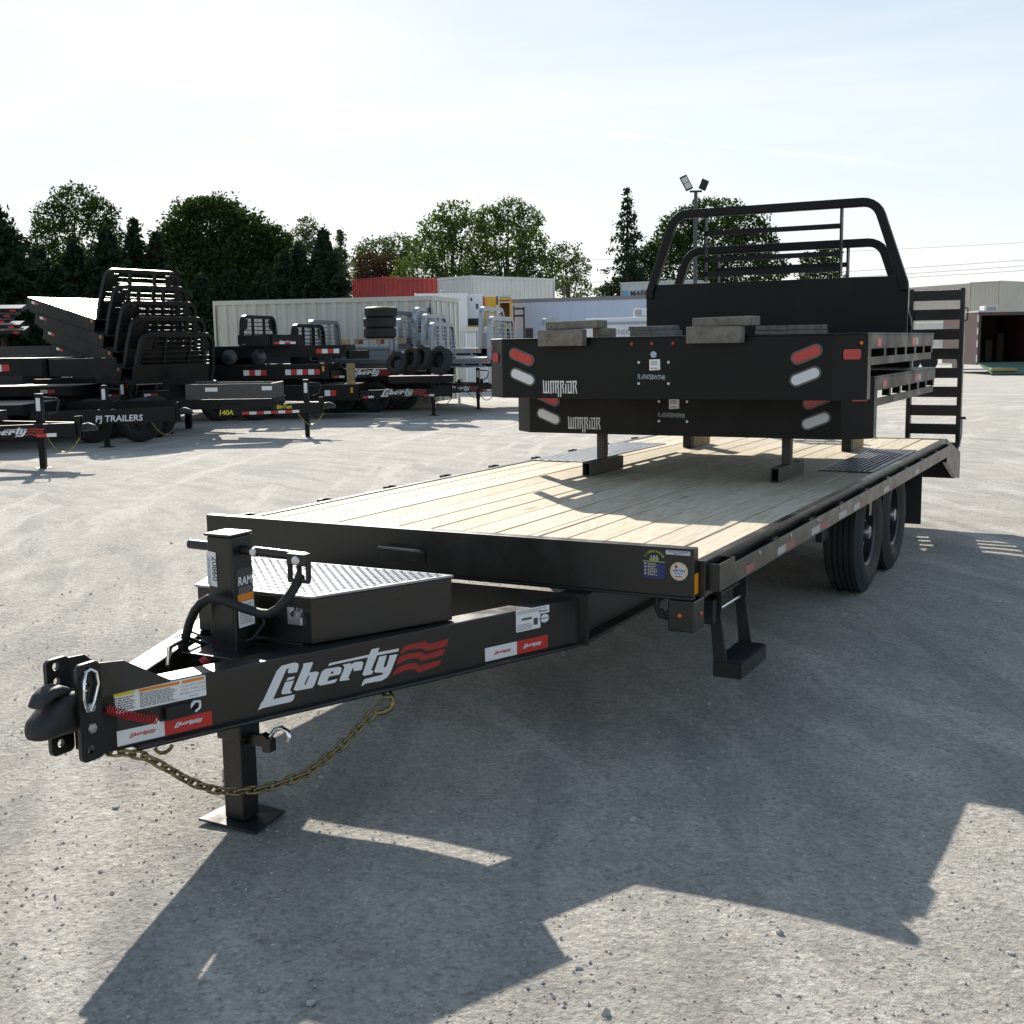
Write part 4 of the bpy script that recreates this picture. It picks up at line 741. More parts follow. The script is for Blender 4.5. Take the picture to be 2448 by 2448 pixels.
# stands and blocks
def stand(x, y0, y1, label):
    T = thing('support_stand', label, 'stand', (x, y0, ZD+.003), 0, 'steel stands under the truck beds')
    m = MB(); t_ = .006; L_ = y1-y0
    for q in ((-.027, .027, 0, t_), (-.027, .027, .085-t_, .085), (-.027, -.027+t_, t_, .085-t_), (.027-t_, .027, t_, .085-t_)): m.box(q[0], q[1], 0, L_, q[2], q[3])
    m.obj('stand_foot', mat('brown_steel', (.05, .042, .037), .55, dust=.2), T)
    yc = L_*.47; MB().box(-.027, .027, yc-.03, yc+.03, .0855, 1.188-ZD-.004).obj('stand_post', mat('brown_steel', (.05, .042, .037)), T, bevel=.003)
stand(-.408, 2.58, 3.12, 'steel stand with box foot under the left tail of the lower truck bed')
stand(.782, 2.66, 3.23, 'steel stand with box foot under the right tail of the lower truck bed')
for x, y, lab in ((-.507, 4.72, 'dark square tube block under the left rear of the lower truck bed'), (.725, 4.79, 'dark square tube block under the right rear of the lower truck bed')):
    T = thing('support_block', lab, 'block', (x, y, ZD+.002), 0, 'support blocks under the beds')
    MB().box(-.035, .035, 0, .07, 0, .10).obj('tube_end', BLACKM, T, bevel=.004); MB().box(-.033, .033, .071, .47, 0, .10).obj('tube_body', CRIB, T, bevel=.004); MB().box(-.03, .03, .16, .30, .101, 1.19-ZD-.004).obj('tube_riser', BLACKM, T)
# wood dunnage on the upper bed
def dunnage(label, pieces):
    x, y, z = pieces[0][0][0], pieces[0][0][1], 1.669
    T = thing('wood_dunnage', label, 'lumber', (x, y, z), 0, 'weathered lumber on the upper truck bed')
    for (c, h, rz) in pieces:
        o = MB().box(-h[0], h[0], -h[1], h[1], -h[2], h[2]).obj('timber', OLDWOOD, T, bevel=.004); o.location = (c[0]-x, c[1]-y, c[2]-z); o.rotation_euler = (rz[0], rz[1], rz[2])
dunnage('weathered grey timbers hooked over the left of the upper bed tail', [((-.385, 2.195, 1.667), (.145, .035, .048), (0, 0, .02)), ((-.325, 2.27, 1.742), (.165, .085, .023), (0, -.02, .05)), ((-.17, 2.33, 1.695), (.05, .06, .0255), (0, 0, 0))])
dunnage('weathered grey timbers hooked over the right of the upper bed tail', [((.562, 2.195, 1.669), (.16, .035, .046), (0, 0, -.02)), ((.60, 2.27, 1.741), (.17, .085, .025), (0, -.015, -.04))])
dunnage('two thin grey boards lying behind the right tail timbers', [((.52, 3.95, 1.684), (.24, .05, .0155), (0, 0, 0)), ((.52, 3.95, 1.718), (.235, .05, .0165), (0, 0, .01))])
dunnage('short grey board lying by the left foot of the headache rack', [((-.53, 4.1, 1.693), (.185, .06, .0245), (0, 0, .02)), ((-.55, 4.11, 1.735), (.18, .06, .016), (0, 0, 0))])

# ================================================================== trailers parked across the yard
def rot_to(d): return math.atan2(d.y, d.x)
def yard_trailer(label, tip, ang, deckL=4.6, W_=2.0, zd=.78, tl=1.5, zb=.64, hb=.19, sign='liberty', jack=True, jx=.62, wheels=True, box=0., tapes=(), boards=True, group='trailers parked in the yard', zoff=0., stickers=(), chain=True, rail_h=.16, jh=1.05, coupler=True, btl=None, bw=None, boxL=None):
    """local +x points along the tongue to the hitch, -y is the side towards the camera; origin on the ground below the hitch"""
    d = RT*math.cos(ang)+FW*math.sin(ang); T = thing('parked_trailer', label, 'trailer', (tip.x, tip.y, zoff), rot_to(d), group)
    x1 = -tl; x0 = -tl-deckL; hw = W_/2; bw = bw or hw*.72
    for sy in (-1, 1):
        a = Vector((-.12, sy*.06, zb-hb/2)); b = Vector((-(btl or tl), sy*bw, zb-hb/2)); MB().bar(a, b, .08, hb).obj('tongue_beam', BLACKY, T)
        MB().box(x0, x1, *sorted((sy*hw, sy*(hw-.05))), zd-rail_h, zd).obj('side_rail', BLACKY, T)
        if sy < 0: na, nb = a, b
    MB().box(x1-.06, x1, -hw+.051, hw-.051, zd-rail_h-.02, zd+.002).obj('front_rail', BLACKY, T); MB().box(x0, x0+.06, -hw+.051, hw-.051, zd-rail_h, zd).obj('rear_rail', BLACKY, T)
    if boards:
        n = 8; w_ = (W_-.104)/n
        for i in range(n): MB().box(x0+.062, x1-.062, -hw+.052+i*w_+.004, -hw+.052+(i+1)*w_-.004, zd-.04, zd+.001).obj('deck_board', mat('yard_board', (.46, .42, .35), .42, var=.15), T)
    for i in range(5): MB().box(x0+.3+i*(deckL-.5)/4, x0+.36+i*(deckL-.5)/4, -hw+.052, hw-.052, zd-.14, zd-.042).obj('cross_member', BLACKM, T)
    u = (na-nb).normalized(); nn = Vector((u.y, -u.x, 0)); nn = nn if nn.y < 0 else -nn
    F_ = frame(nb+nn*.042, u, UP); LL = (na-nb).length
    if coupler:
        m = MB()
        for sy in (-1, 1): m.box(-.13, -.05, *sorted((sy*.06, sy*.045)), zb-hb-.02, zb+.09)
        m.obj('hitch_plate', BLACKY, T); 
        rg = lambda x, r, z0, z1: [Vector((x, r*math.cos(k*.785), (z0+z1)/2+(z1-z0)/2*math.sin(k*.785))) for k in range(8)]
        MB().loft([rg(-.06, .05, zb-.13, zb-.02), rg(.05, .055, zb-.12, zb), rg(.13, .055, zb-.12, zb-.03), rg(.17, .03, zb-.11, zb-.06)]).obj('coupler', CAST, T, smooth=60)
    if jack:
        J = part('jack', T)
        MB().box(-jx-.05, -jx+.05, -.05, .05, .26, jh).obj('jack_tube', BLACKY, J, bevel=.006); MB().box(-jx-.04, -jx+.04, -.04, .04, .01-zoff*0, .262).obj('jack_leg', BLACKY, J); MB().box(-jx-.10, -jx+.10, -.10, .10, 0, .012).obj('jack_foot', BLACKM, J)
        MB().tube([(-jx+.05, 0, jh-.06), (-jx+.25, 0, jh-.07), (-jx+.27, 0, jh-.11), (-jx+.24, 0, jh-.26), (-jx+.12, 0, jh-.30)], .014, 7).obj('jack_handle', BLACKM, J, smooth=60)
        MB().box(-jx-.03, -jx+.03, -.0512, -.0502, jh-.24, jh-.06).obj('jack_sticker', WHITE, J)
    if chain:
        me = MB().tube([(-.5+k/12*.45, -.10, zb-hb-.02-.20*math.sin(k/12*math.pi)) for k in range(13)], .011, 5).mesh('safety_chain', YZINC); link('safety_chain', me, T)
    if wheels:
        for k in range(2):
            for sy in (-1, 1):
                wp = wheel(T, (x0+deckL*.32+k*.84, sy*(hw-.16), .39), 1, -sy*-math.pi/2)
                wp.rotation_euler = (0, 0, math.pi/2*(-1 if sy < 0 else 1))
    if sign == 'liberty': logo(T, F_ @ Matrix.Translation((LL*.22, -.07, .001)), LL*.52)
    elif sign:
        for s_ in sign: text('lettering', s_[0], s_[1], s_[2], T, F_ @ Matrix.Translation((LL*s_[3], s_[4], .001)), off=.02, shear=s_[5] if len(s_) > 5 else 0)
    # reflective tape: (where, start, count, red first) on side rail (r) or tongue (t)
    for wh, s0, n_, k0 in tapes:
        for i in range(n_):
            m_ = WHITE if (i+k0) % 2 else REDT
            if wh == 'r': MB().box(x1-s0-.13*(i+1), x1-s0-.13*i-.003, -hw-.0016, -hw-.0006, zd-rail_h*.72, zd-rail_h*.34).obj('reflector', m_, T)
            else:
                o = MB().box(0, .127, 0, .05, .0006, .0016).obj('reflector', m_, T); o.matrix_basis = F_ @ Matrix.Translation((s0+i*.13, -.085, 0))
    for (x, z, w_, h_, m_) in stickers: MB().box(x, x+w_, -hw-.0022, -hw-.0012, z, z+h_).obj('sticker', m_, T)
    if box:
        bx = part('side_box', T)
        xq = x1-boxL if boxL else x0+.4
        for q in ((xq, x1-.02, -hw, -hw+.02), (xq, x1-.02, hw-.02, hw), (x1-.04, x1-.02, -hw+.021, hw-.021), (xq, xq+.02, -hw+.021, hw-.021)): MB().box(q[0], q[1], q[2], q[3], zd+.003, zd+box).obj('box_panel', mat('dusty_black', (.05, .046, .042), .4, dust=.12), bx)
    return T
def gnd(px, py):
    d = AF + AR*(px-1224)/FPX - AU*(py-1224)/FPX; t = -CAM[2]/d[2]; return Vector(CAM+d*t)
J0 = gnd(98, 1120)
yard_trailer('black trailer nearest the left edge with half hidden lettering on its tongue', J0+RT*.66, .0, 4.2, tapes=(('t', 1.02, 2, 0),), sign='liberty', stickers=((-2.6, .70, .5, .05, WHITE),))
J1 = gnd(250, 1069)
yard_trailer('black trailer with plain white capital lettering on its long tongue', J1+RT*1.36, .02, 4.6, tl=2.3, jx=1.3, sign=(('PJ', .145, SILVTXT, .44, -.085, .1), ('TRAILERS', .145, SILVTXT, .505, -.085, .1)), stickers=((-3.9, .66, .34, .09, WHITE),), tapes=(('r', .6, 2, 0),), hb=.23, zb=.66)
J2 = gnd(736, 1044)
yard_trailer('low black trailer with yellow lettering and red and white tape on its tongue', J2+RT*.36, .03, 4.8, tl=.85, btl=1.8, bw=.78, boxL=1.55, jx=.36, zd=.74, W_=1.3, sign=(('BigTex', .10, YELLOW, .56, .0, .1), ('140A', .12, YELLOW, -.01, -.075, .15)), tapes=(('t', .40, 8, 0),), box=.27, stickers=((-2.05, .88, .22, .07, WHITE), (-1.05, .89, .18, .07, WHITE)), boards=False)
# three deckovers stacked with timber cribbing
J3 = gnd(1037, 993)
HC = J3+RT*.5
G3 = 'trailers stacked three high'
Tb = yard_trailer('bottom trailer of the three high stack, standing on its jack', HC, .02, 4.7, tl=2.15, jx=.50, rail_h=.34, tapes=(('t', .06, 2, 0), ('t', 1.5, 2, 0), ('r', .5, 2, 0), ('r', 2.0, 2, 0)), group=G3, stickers=((-2.32, .60, .05, .12, AMBER),))
Tm = yard_trailer('middle trailer of the three high stack, lettering on its tongue', HC-RT*.85, .02, 4.6, tl=1.95, jack=False, wheels=False, zoff=.47, rail_h=.32, tapes=(('t', .06, 2, 0), ('t', 1.45, 2, 0), ('r', .2, 6, 0), ('r', 1.4, 4, 0), ('r', 2.6, 2, 0)), group=G3, chain=False, coupler=False, stickers=((-2.10, .62, .05, .12, AMBER),))
Tt = yard_trailer('top trailer of the three high stack, carrying tyres and truck beds', HC-RT*1.9, .02, 4.9, tl=.5, sign=None, jack=False, wheels=False, zoff=.90, rail_h=.26, tapes=(('r', .15, 4, 1), ('r', 3.0, 2, 1), ('r', 3.8, 4, 1)), group=G3, chain=False, coupler=False)
hubm = MB().lathe([(.17, -.06), (.17, .02), (.13, .03), (.10, .06), (.05, .065), (.045, .10), (.0001, .105)], 18).mesh('hub_drum', mat('hub_grey', (.06, .065, .07), .35, .5), 40)
for k in range(2): link('hub_drum', hubm, Tt, M=Matrix.Translation((-2.45-k*.66, -1.06, .54)) @ Matrix.Rotation(-math.pi/2, 4, 'Z'))
def crib(label, c, n):
    T = thing('timber_crib', label, 'timber', c, rot_to(RT), 'timber cribbing between stacked trailers')
    for i in range(n): MB().box(-.09, .09, -.07, .07, i*.12, i*.12+.117).obj('timber', CRIB, T, bevel=.006)
pc = HC-RT*2.3-FW*.92; crib('pale timber crib at mid height between the stacked trailers', (pc.x, pc.y, .785), 4)
pc = HC-RT*2.4-FW*.86; crib('pale timber block on the deck edge of the top stacked trailer', (pc.x, pc.y, 1.685), 1)
# gooseneck tongue lying on top of the stack
g0 = at(600, 830, 27.6); GN = yard_trailer('black trailer tongue with lettering lying on top of the trailer stack', at(735, 830, 27.6), .05, .7, W_=1.2, zd=.26, tl=.75, zb=.26, hb=.24, rail_h=.2, sign='liberty', jack=False, wheels=False, chain=False, zoff=1.66, boards=False, tapes=(('t', .05, 4, 0),), coupler=False)
# tyres
def tyre_thing(label, loc, e, grp, s=1.0):
    T = thing('spare_tyre', label, 'tyre', loc, 0, grp); T.rotation_euler = e; T.scale = (s, s, s); link('tyre', TY, T)
    link('rim', RM, T); return T
pz = at(909, 812, 27.9)
PL = thing('pallet', 'wooden pallet under the stack of three tyres', 'pallet', (pz.x, pz.y, 1.685), rot_to(RT))
for i in range(5): MB().box(-.55, .55, -.45+i*.2, -.34+i*.2, .10, .125).obj('pallet_slat', mat('pallet_wood', (.26, .17, .11), .8, var=.2), PL)
for i in range(3): MB().box(-.55+i*.5, -.45+i*.5, -.45, .45, .0, .0995).obj('pallet_runner', mat('pallet_wood', (.26, .17, .11)), PL)
for k, nm_ in enumerate(('bottom', 'middle', 'top')): tyre_thing('%s tyre of the upright pile of three on the pallet' % nm_, (pz.x+RT.x*(.05 if k == 2 else 0), pz.y, 1.935+k*.238), (0, math.pi/2, 0), 'tyres piled on the pallet', .97)
for i, (px, py, sc, e, lab) in enumerate(((950, 868, .8, .95, 'leftmost'), (985, 858, .85, .35, 'second from left'), (1010, 855, .85, .4, 'third from left'), (1052, 862, 1.0, .55, 'largest and rightmost'))):
    q = at(px, py, 27.0-i*.12); tyre_thing('%s black tyre of four leaning together by the trailer stack' % lab, q, (0, e*.4, rot_to(RT)+.5+e*.6), 'tyres leaning by the stack', sc*.82)
RKB = thing('tyre_rack', 'dark steel bin under the four leaning tyres', 'rack', (at(1005, 900, 27.3).x, at(1005, 900, 27.3).y, .8), rot_to(RT)); MB().box(-.7, .75, -.3, .3, 0, .16).obj('bin', BLACKY, RKB)

# ---- truck beds with headache racks (black and aluminium)
def make_bed(nm_, M1, M2, label, L_=2.2, hw=1.0, skirt=True):
    T = thing('stored_truck_bed', label, 'truck bed')
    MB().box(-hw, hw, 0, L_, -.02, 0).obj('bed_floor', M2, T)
    for sx in (1, -1):
        MB().box(*sorted((sx*(hw+.0005), sx*(hw+.045))), 0, L_, -.12 if M1 is ALU else -.235, -.001).obj('side_rail', M1, T)
        MB().box(*sorted((sx*(hw+.03), sx*(hw+.045))), .1, L_-.1, -.20 if M1 is ALU else -.275, -.16 if M1 is ALU else -.24).obj('rub_rail', M1, T)
        for k in range(5 if M1 is ALU else 0): MB().box(*sorted((sx*(hw+.002), sx*(hw+.04))), .25+k*.42, .31+k*.42, -.1595, -.1205).obj('stake_pocket', M1, T)
        MB().box(*sorted((sx*.40, sx*.47)), .05, L_, -.20, -.021).obj('bed_runner', BLACKM, T)
        MB().box(*sorted((sx*(hw+.046), sx*(hw+.047))), .16, .26, -.10, -.05).obj('tape', WHITE, T); MB().box(*sorted((sx*(hw+.046), sx*(hw+.047))), .27, .37, -.10, -.05).obj('tape', REDT, T)
    MB().box(-hw, hw, -.012, -.001, -.27, 0).obj('tail_skirt', M1, T)
    RK = part('headache_rack', T); y = L_-.05
    MB().box(-.90, .90, y, y+.02, .001, .36).obj('rack_panel', M1, RK)
    hpth = [(-.93, .0), (-.915, .35)]+[(-.66+.20*math.cos(R(a)), .74+.20*math.sin(R(a))) for a in range(168, 89, -13)]; hpth += [(-x, z) for x, z in hpth[::-1]]; rings = []
    P = [Vector((x, y+.01, z)) for x, z in hpth]; hwid = .05 if M1 is ALU else .04
    for i in range(len(P)):
        t = (P[min(i+1, len(P)-1)]-P[max(i-1, 0)]).normalized(); n_ = Vector((-t.z, 0, t.x)); rings.append([P[i]+n_*hwid+Vector((0, -.045, 0)), P[i]+n_*hwid+Vector((0, .045, 0)), P[i]-n_*hwid+Vector((0, .045, 0)), P[i]-n_*hwid+Vector((0, -.045, 0))])
    MB().loft(rings).obj('rack_hoop', M1, RK)
    for sx in (1, -1):
        if M1 is ALU: MB().prism([(sx*.885, y-.001, .37), (sx*.82, y-.001, .74), (sx*.70, y-.001, .87), (sx*.60, y-.001, .87), (sx*.62, y-.001, .62), (sx*.70, y-.001, .37)], (0, .02, 0)).obj('rack_wing', M1, RK)
        else: MB().prism([(sx*.845, y-.001, .60), (sx*.80, y-.001, .78), (sx*.66, y-.001, .88), (sx*.56, y-.001, .88), (sx*.60, y-.001, .66)], (0, .02, 0)).obj('rack_wing', M1, RK)
        MB().box(*sorted((sx*.27, sx*.32)), y-.02, y+.04, .361, .898).obj('rack_upright', M1, RK)
        MB().box(*sorted((sx*(hw+.046), sx*(hw+.05))), y-.07, y-.02, -.085, -.02).obj('side_marker', AMBERL, T)
    for k in range(5): MB().box(-.84 if k < 3 else -.58, .84 if k < 3 else .58, y+.0405, y+.055, .42+k*.095, .440+k*.095).obj('rack_louver', M1, RK)
    index_children(T); return T
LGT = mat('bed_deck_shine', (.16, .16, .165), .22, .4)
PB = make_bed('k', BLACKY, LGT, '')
PA = make_bed('a', ALU, ALU, '')
usedB = [False, False]
def place_bed(k, label, M_, group):
    P = (PB, PA)[k]
    if not usedB[k]: o = P; usedB[k] = True
    else: o = copy_tree(P)
    o.matrix_world = M_; o['label'] = label; o['group'] = group; return o
def bedM(N_, th, pitch=0.):     # N_: near rack corner of the floor; th: angle of bed axis from image right
    y = (RT*math.cos(th)-FW*math.sin(th)); x = -(RT*math.sin(th)+FW*math.cos(th)); y = (y*math.cos(pitch)-UP*math.sin(pitch)).normalized(); z = x.cross(y)
    o = N_ - x*1.0 - y*2.15
    return Matrix(((x.x, y.x, z.x, o.x), (x.y, y.y, z.y, o.y), (x.z, y.z, z.z, o.z), (0, 0, 0, 1)))
N0 = at(228, 762, 24.5); M0 = bedM(N0, R(35), R(13)); zax = M0.col[2].xyz; yax = M0.col[1].xyz
for i, nm_ in enumerate(('top', 'second from top', 'middle', 'fourth from top', 'bottom')):
    place_bed(0, 'black truck bed tilted tail up, %s of the pile of five' % nm_, bedM(N0-zax*.235*i+yax*.30*i+Vector((0, 0, -.012*i)), R(35), R(13)), 'black truck beds piled at a tilt')
# what the tilted pile leans on
q = at(330, 960, 24.6); T = thing('pile_base', 'dark steel frame carrying the tilted pile of truck beds', 'frame', (q.x, q.y, 0), rot_to(RT))
for x in (-1.5, -.4, .6): MB().box(x, x+.12, -.3, -.18, 0, .95).obj('frame_post', BLACKY, T); MB().box(x, x+.12, 1.1, 1.22, 0, .95).obj('frame_post', BLACKY, T)
MB().box(-1.9, 1.2, -.31, -.17, .955, 1.1).obj('frame_beam', BLACKY, T); MB().box(-1.9, 1.2, 1.09, 1.23, .955, 1.1).obj('frame_beam', BLACKY, T)
# black beds on the stack, aluminium beds to the right
place_bed(0, 'black truck bed with louvered rack standing alone on top of the trailer stack', bedM(at(574, 852, 29.4), R(15)), 'truck beds on the trailer stack')
place_bed(0, 'black truck bed with low rack in front of an aluminium one', bedM(at(697, 874, 29.0), R(15)), 'truck beds on the trailer stack')
place_bed(1, 'aluminium truck bed behind the black bed with low rack', bedM(at(735, 862, 29.9), R(16)), 'truck beds on the trailer stack')
GA = 'aluminium truck beds right of the trailer stack'
place_bed(1, 'aluminium truck bed whose pale rack shows behind the tyre pile', bedM(at(935, 838, 30.4), R(14)), GA)
place_bed(1, 'aluminium truck bed with rack right beside the tyre pile', bedM(at(946, 858, 29.6), R(15)), GA)
place_bed(1, 'aluminium truck bed with the highest rack before the container doors', bedM(at(990, 828, 30.6), R(15)), GA)
place_bed(1, 'aluminium truck bed with second highest rack before the container doors', bedM(at(1009, 846, 30.0), R(15)), GA)
place_bed(1, 'aluminium truck bed with lowest rack before the container doors', bedM(at(1025, 868, 29.4), R(16)), GA)
place_bed(1, 'aluminium truck bed with tall rack below the yellow truck', bedM(at(1146, 832, 28.8), R(17)), GA)
place_bed(1, 'aluminium truck bed with rack partly hidden by the black bed tail', bedM(at(1167, 857, 28.2), R(18)), GA)
place_bed(1, 'aluminium truck bed whose rack stands against the pale blue van trailer', bedM(at(1296, 853, 31), R(14)), GA)
yard_trailer('black trailer with faint lettering carrying the aluminium truck beds', at(1190, 960, 30.6)+Vector((0, 0, 0)), .02, 3.4, tl=1.6, zd=1.0, tapes=(('t', 1.3, 2, 0), ('r', .4, 2, 0)), jx=.5)
yard_trailer('black deckover trailer behind the stack, bright deck edge showing', at(1160, 940, 32), .02, 3.2, tl=.8, zd=1.05, sign=None, jack=False)
# far left edge: flat stack of beds and a gooseneck
for i in range(5):
    q = at((30, 18, -6, 8, 22)[i], 786-i*13, 23.4); T = thing('stored_deck_panel', 'black deck panel lying at the left edge, %s of its pile' % ('lowest', 'second', 'third', 'fourth', 'highest')[i], 'deck panel', q, rot_to(RT), 'deck panels piled at the left edge'); T.rotation_euler = (R(13), 0, rot_to(RT)+.1)
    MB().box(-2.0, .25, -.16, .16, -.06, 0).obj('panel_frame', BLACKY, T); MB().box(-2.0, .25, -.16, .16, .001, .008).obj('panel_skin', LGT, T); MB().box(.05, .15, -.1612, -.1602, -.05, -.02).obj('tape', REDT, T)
    if i == 0: MB().box(-1.9, -1.8, -.05, .05, -q.z, -.061).obj('panel_leg', BLACKY, T)
T = yard_trailer('black gooseneck trailer at the left edge under the flat pile of truck beds', at(285, 830, 22.6), .0, 4.0, tl=1.0, zd=1.52, zb=1.5, hb=.3, rail_h=.3, W_=2.1, sign=None, jack=False, wheels=True, chain=False, tapes=(('r', .55, 2, 0), ('r', 1.5, 2, 0), ('r', 2.4, 2, 0)), coupler=False)
yard_trailer('black trailer behind the one with white capitals, pale deck edge showing', at(330, 900, 23.6), .0, 3.6, tl=.9, zd=1.0, sign=None, tapes=(('r', .3, 2, 0),), jx=.3)
yard_trailer('black trailer with pale deck behind the yellow lettered one', at(560, 950, 24.6), .02, 2.8, tl=1.0, zd=.85, sign=None, tapes=(('r', .25, 2, 0), ('r', 1.0, 2, 0)), jack=False, chain=False)

# second row behind the stack, dark side walls
yard_trailer('black dump sided trailer behind the left of the three high stack', at(860, 900, 31.2), .02, 4.2, tl=.6, zd=.75, sign=None, jack=False, chain=False, box=.85, boards=False, rail_h=.3, tapes=(('r', 2.0, 2, 0),))
yard_trailer('black dump sided trailer hidden behind the lettered tongues of the stack', at(1105, 900, 31.6), .02, 2.6, tl=.6, zd=.75, sign=None, jack=False, chain=False, box=.8, boards=False, rail_h=.3)
yard_trailer('black dump sided trailer behind the tilted pile of truck beds', at(560, 900, 27.5), .02, 4.6, tl=.6, zd=.8, sign=None, jack=False, chain=False, box=.95, boards=False, rail_h=.3)
yard_trailer('black dump sided trailer at the left behind the gooseneck', at(170, 900, 26.5), .02, 3.6, tl=.6, zd=.8, sign=None, jack=False, chain=False, box=.75, boards=False, rail_h=.3)


# ================================================================== containers, vehicles and sheds at the back
def container(label, P, d, L_, H_, m_, z0=0., rib=.28, doors=True, mark=None, group='shipping containers', W_=2.44):
    """P: near lower corner, d: unit direction of the long side away from P; depth runs to the left of d unless flipped"""
    T = thing('shipping_container', label, 'container', (P.x, P.y, z0), rot_to(d), group)
    def corr(a, b, nrm, nm_):
        L2 = (b-a).length; n = int(L2/rib); u = (b-a)/L2; ring = []
        for i in range(n):
            for f, dep in ((0, 0), (.42, 0), (.5, .035), (.92, .035)): ring.append(a+u*((i+f)*L2/n)-nrm*dep)
        ring.append(b.copy()); m = MB(); k = len(ring); m.add([r+UP*.12 for r in ring]+[r+UP*(H_-.1) for r in ring], [(i, i+1, k+i+1, k+i) for i in range(k-1)]); m.obj(nm_, m_, T)
    z = Vector((0, 0, 0)); c = [Vector((0, 0, 0)), Vector((L_, 0, 0)), Vector((L_, W_, 0)), Vector((0, W_, 0))]
    corr(c[0]+Vector((.1, .02, 0)), c[1]+Vector((-.1, .02, 0)), Vector((0, -1, 0)), 'side_wall'); corr(c[3]+Vector((.1, -.02, 0)), c[2]+Vector((-.1, -.02, 0)), Vector((0, 1, 0)), 'side_wall')
    corr(c[1]+Vector((-.02, .1, 0)), c[2]+Vector((-.02, -.1, 0)), Vector((1, 0, 0)), 'end_wall')
    for q in c: MB().box(q.x-.06 if q.x else 0, q.x if q.x else .06, q.y-.06 if q.y else 0, q.y if q.y else .06, 0, H_).obj('corner_post', m_, T)
    MB().box(.061, L_-.061, .0, .06, H_-.12, H_-.001).obj('top_rail', m_, T); MB().box(.061, L_-.061, 0, .06, .0, .14).obj('bottom_rail', m_, T); MB().box(.05, L_-.05, .061, W_-.061, H_-.08, H_-.02).obj('roof', m_, T)
    if doors:
        for k in range(2):
            y0 = .062+k*(W_/2-.06); D_ = MB().box(.02, .055, y0, y0+W_/2-.066, .15, H_-.13).obj('door', m_, T, bevel=.01)
            for f in (.3, .7): MB().tube([(.0, y0+f*(W_/2-.07), .16), (.0, y0+f*(W_/2-.07), H_-.14)], .022, 6).obj('lock_rod', ZINC, D_)
        MB().box(.0, .06, .062, W_-.062, H_-.125, H_-.002).obj('door_header', m_, T)
    else: corr(c[0]+Vector((.02, .1, 0)), c[3]+Vector((.02, -.1, 0)), Vector((-1, 0, 0)), 'end_wall')
    return T
CREAM = mat('container_cream', (.55, .53, .46), .6, var=.12, vscale=.8); CRED = mat('container_red', (.34, .035, .03), .6, var=.2, vscale=.7); CWHITE = mat('container_white', (.60, .60, .57), .6, var=.08, vscale=.6); CGREY = mat('container_grey', (.50, .52, .52), .6); CTAN = mat('container_tan', (.50, .47, .41), .6, var=.08, vscale=.5)
def ground_of(p): return Vector((p.x, p.y, 0))
def put(label, pxa, Da, pxb, Db, L_, H_, m_, z0=0., **kw):
    a = at(pxa, 820, Da); b = at(pxb, 820, Db); d = (b-a); d.z = 0; d.normalize(); return container(label, ground_of(a), d, L_ or (b-a).length, H_, m_, z0, **kw)
# cream container: near right corner with doors, long side to the left -> depth must run away from the camera
def putR(label, pxr, Dr, pxl, Dl, H_, m_, z0=0., mark=None, **kw):
    a = at(pxr, 820, Dr); b = at(pxl, 820, Dl); d = (b-a); d.z = 0; L_ = d.length; d.normalize()
    T = container(label, ground_of(a), d, L_, H_, m_, z0, **kw); T.scale = (1, -1, 1); return T
C1 = putR('long cream shipping container behind the trailer stack, doors at its right end', 1037, 31.6, 513, 34.0, 2.92, CREAM)
C2 = put('red shipping container raised behind the cream one', 920, 58, 1074, 60.6, 0, 2.6, CRED, 2.32, doors=False)
C2b = put('grey container carrying the red container', 920, 58, 1074, 60.6, 0, 2.3, CGREY, 0., doors=False)
C3 = put('white shipping container with closed doors raised above the trucks', 1130, 57, 1328, 61, 0, 2.6, CWHITE, 2.27)
C3b = put('grey container carrying the white container', 1130, 57, 1328, 61, 0, 2.25, CGREY, 0.)
C6 = putR('tan stacked container pair behind the stand up ramp', 2345, 100, 2130, 108, 2.9, CTAN, 2.92); C6b = putR('pale container under the tan one behind the ramp', 2345, 100, 2130, 108, 2.9, CWHITE, 0)
C7 = put('tan container at the right edge of the photo', 2385, 98, 2520, 106, 0, 2.9, CTAN, 2.92, doors=False); C7b = put('container under the tan one at the right edge', 2385, 98, 2520, 106, 0, 2.9, CTAN, 0, doors=False)
# pale blue van trailer
VB = mat('van_pale_blue', (.50, .56, .70), .45, var=.06, vscale=.5)
a = at(1222, 820, 47); b = at(1760, 820, 44); d = (b-a); d.z = 0; L_ = d.length
T = thing('van_trailer', 'long pale blue van trailer body behind the aluminium truck beds', 'trailer', (a.x, a.y, 0), rot_to(d))
MB().box(0, L_, 0, 2.5, .9, 3.22).obj('van_body', VB, T); MB().box(-.01, L_, -.02, 2.52, 3.221, 3.36).obj('roof_rail', mat('van_rail', (.20, .20, .22), .5), T)
for i in range(16): MB().box(.3+i*L_/16, .33+i*L_/16, -.012, -.001, .92, 3.2).obj('side_post', VB, T)
MB().box(L_*.62, L_*.62+.18, -.02, -.013, .92, 3.2).obj('side_strap', mat('van_strap', (.32, .32, .34), .6), T)
for i in range(3): MB().box(1+i*1.0, 1.8+i*1.0, .2, 2.3, 0, .88).obj('bogie', BLACKM, T)
# container with partly hidden lettering
T = put('grey container with partly hidden blue square and dark lettering above the van trailer', 1484, 76, 1660, 74, 0, 2.6, CGREY, 2.75, doors=False)
MB().box(.14, .52, -.02, -.012, 1.72, 2.08).obj('blue_square', mat('sky_blue_panel', (.14, .34, .52), .5), T)
text('lettering', 'MAERSK', .46, mat('container_ink', (.03, .035, .05), .6), T, frame((.66, -.022, 1.74), (1, 0, 0), UP), off=.03, sx=1.05)
put('grey container carrying the lettered one', 1484, 76, 1660, 74, 0, 2.6, CGREY, 0, doors=False)
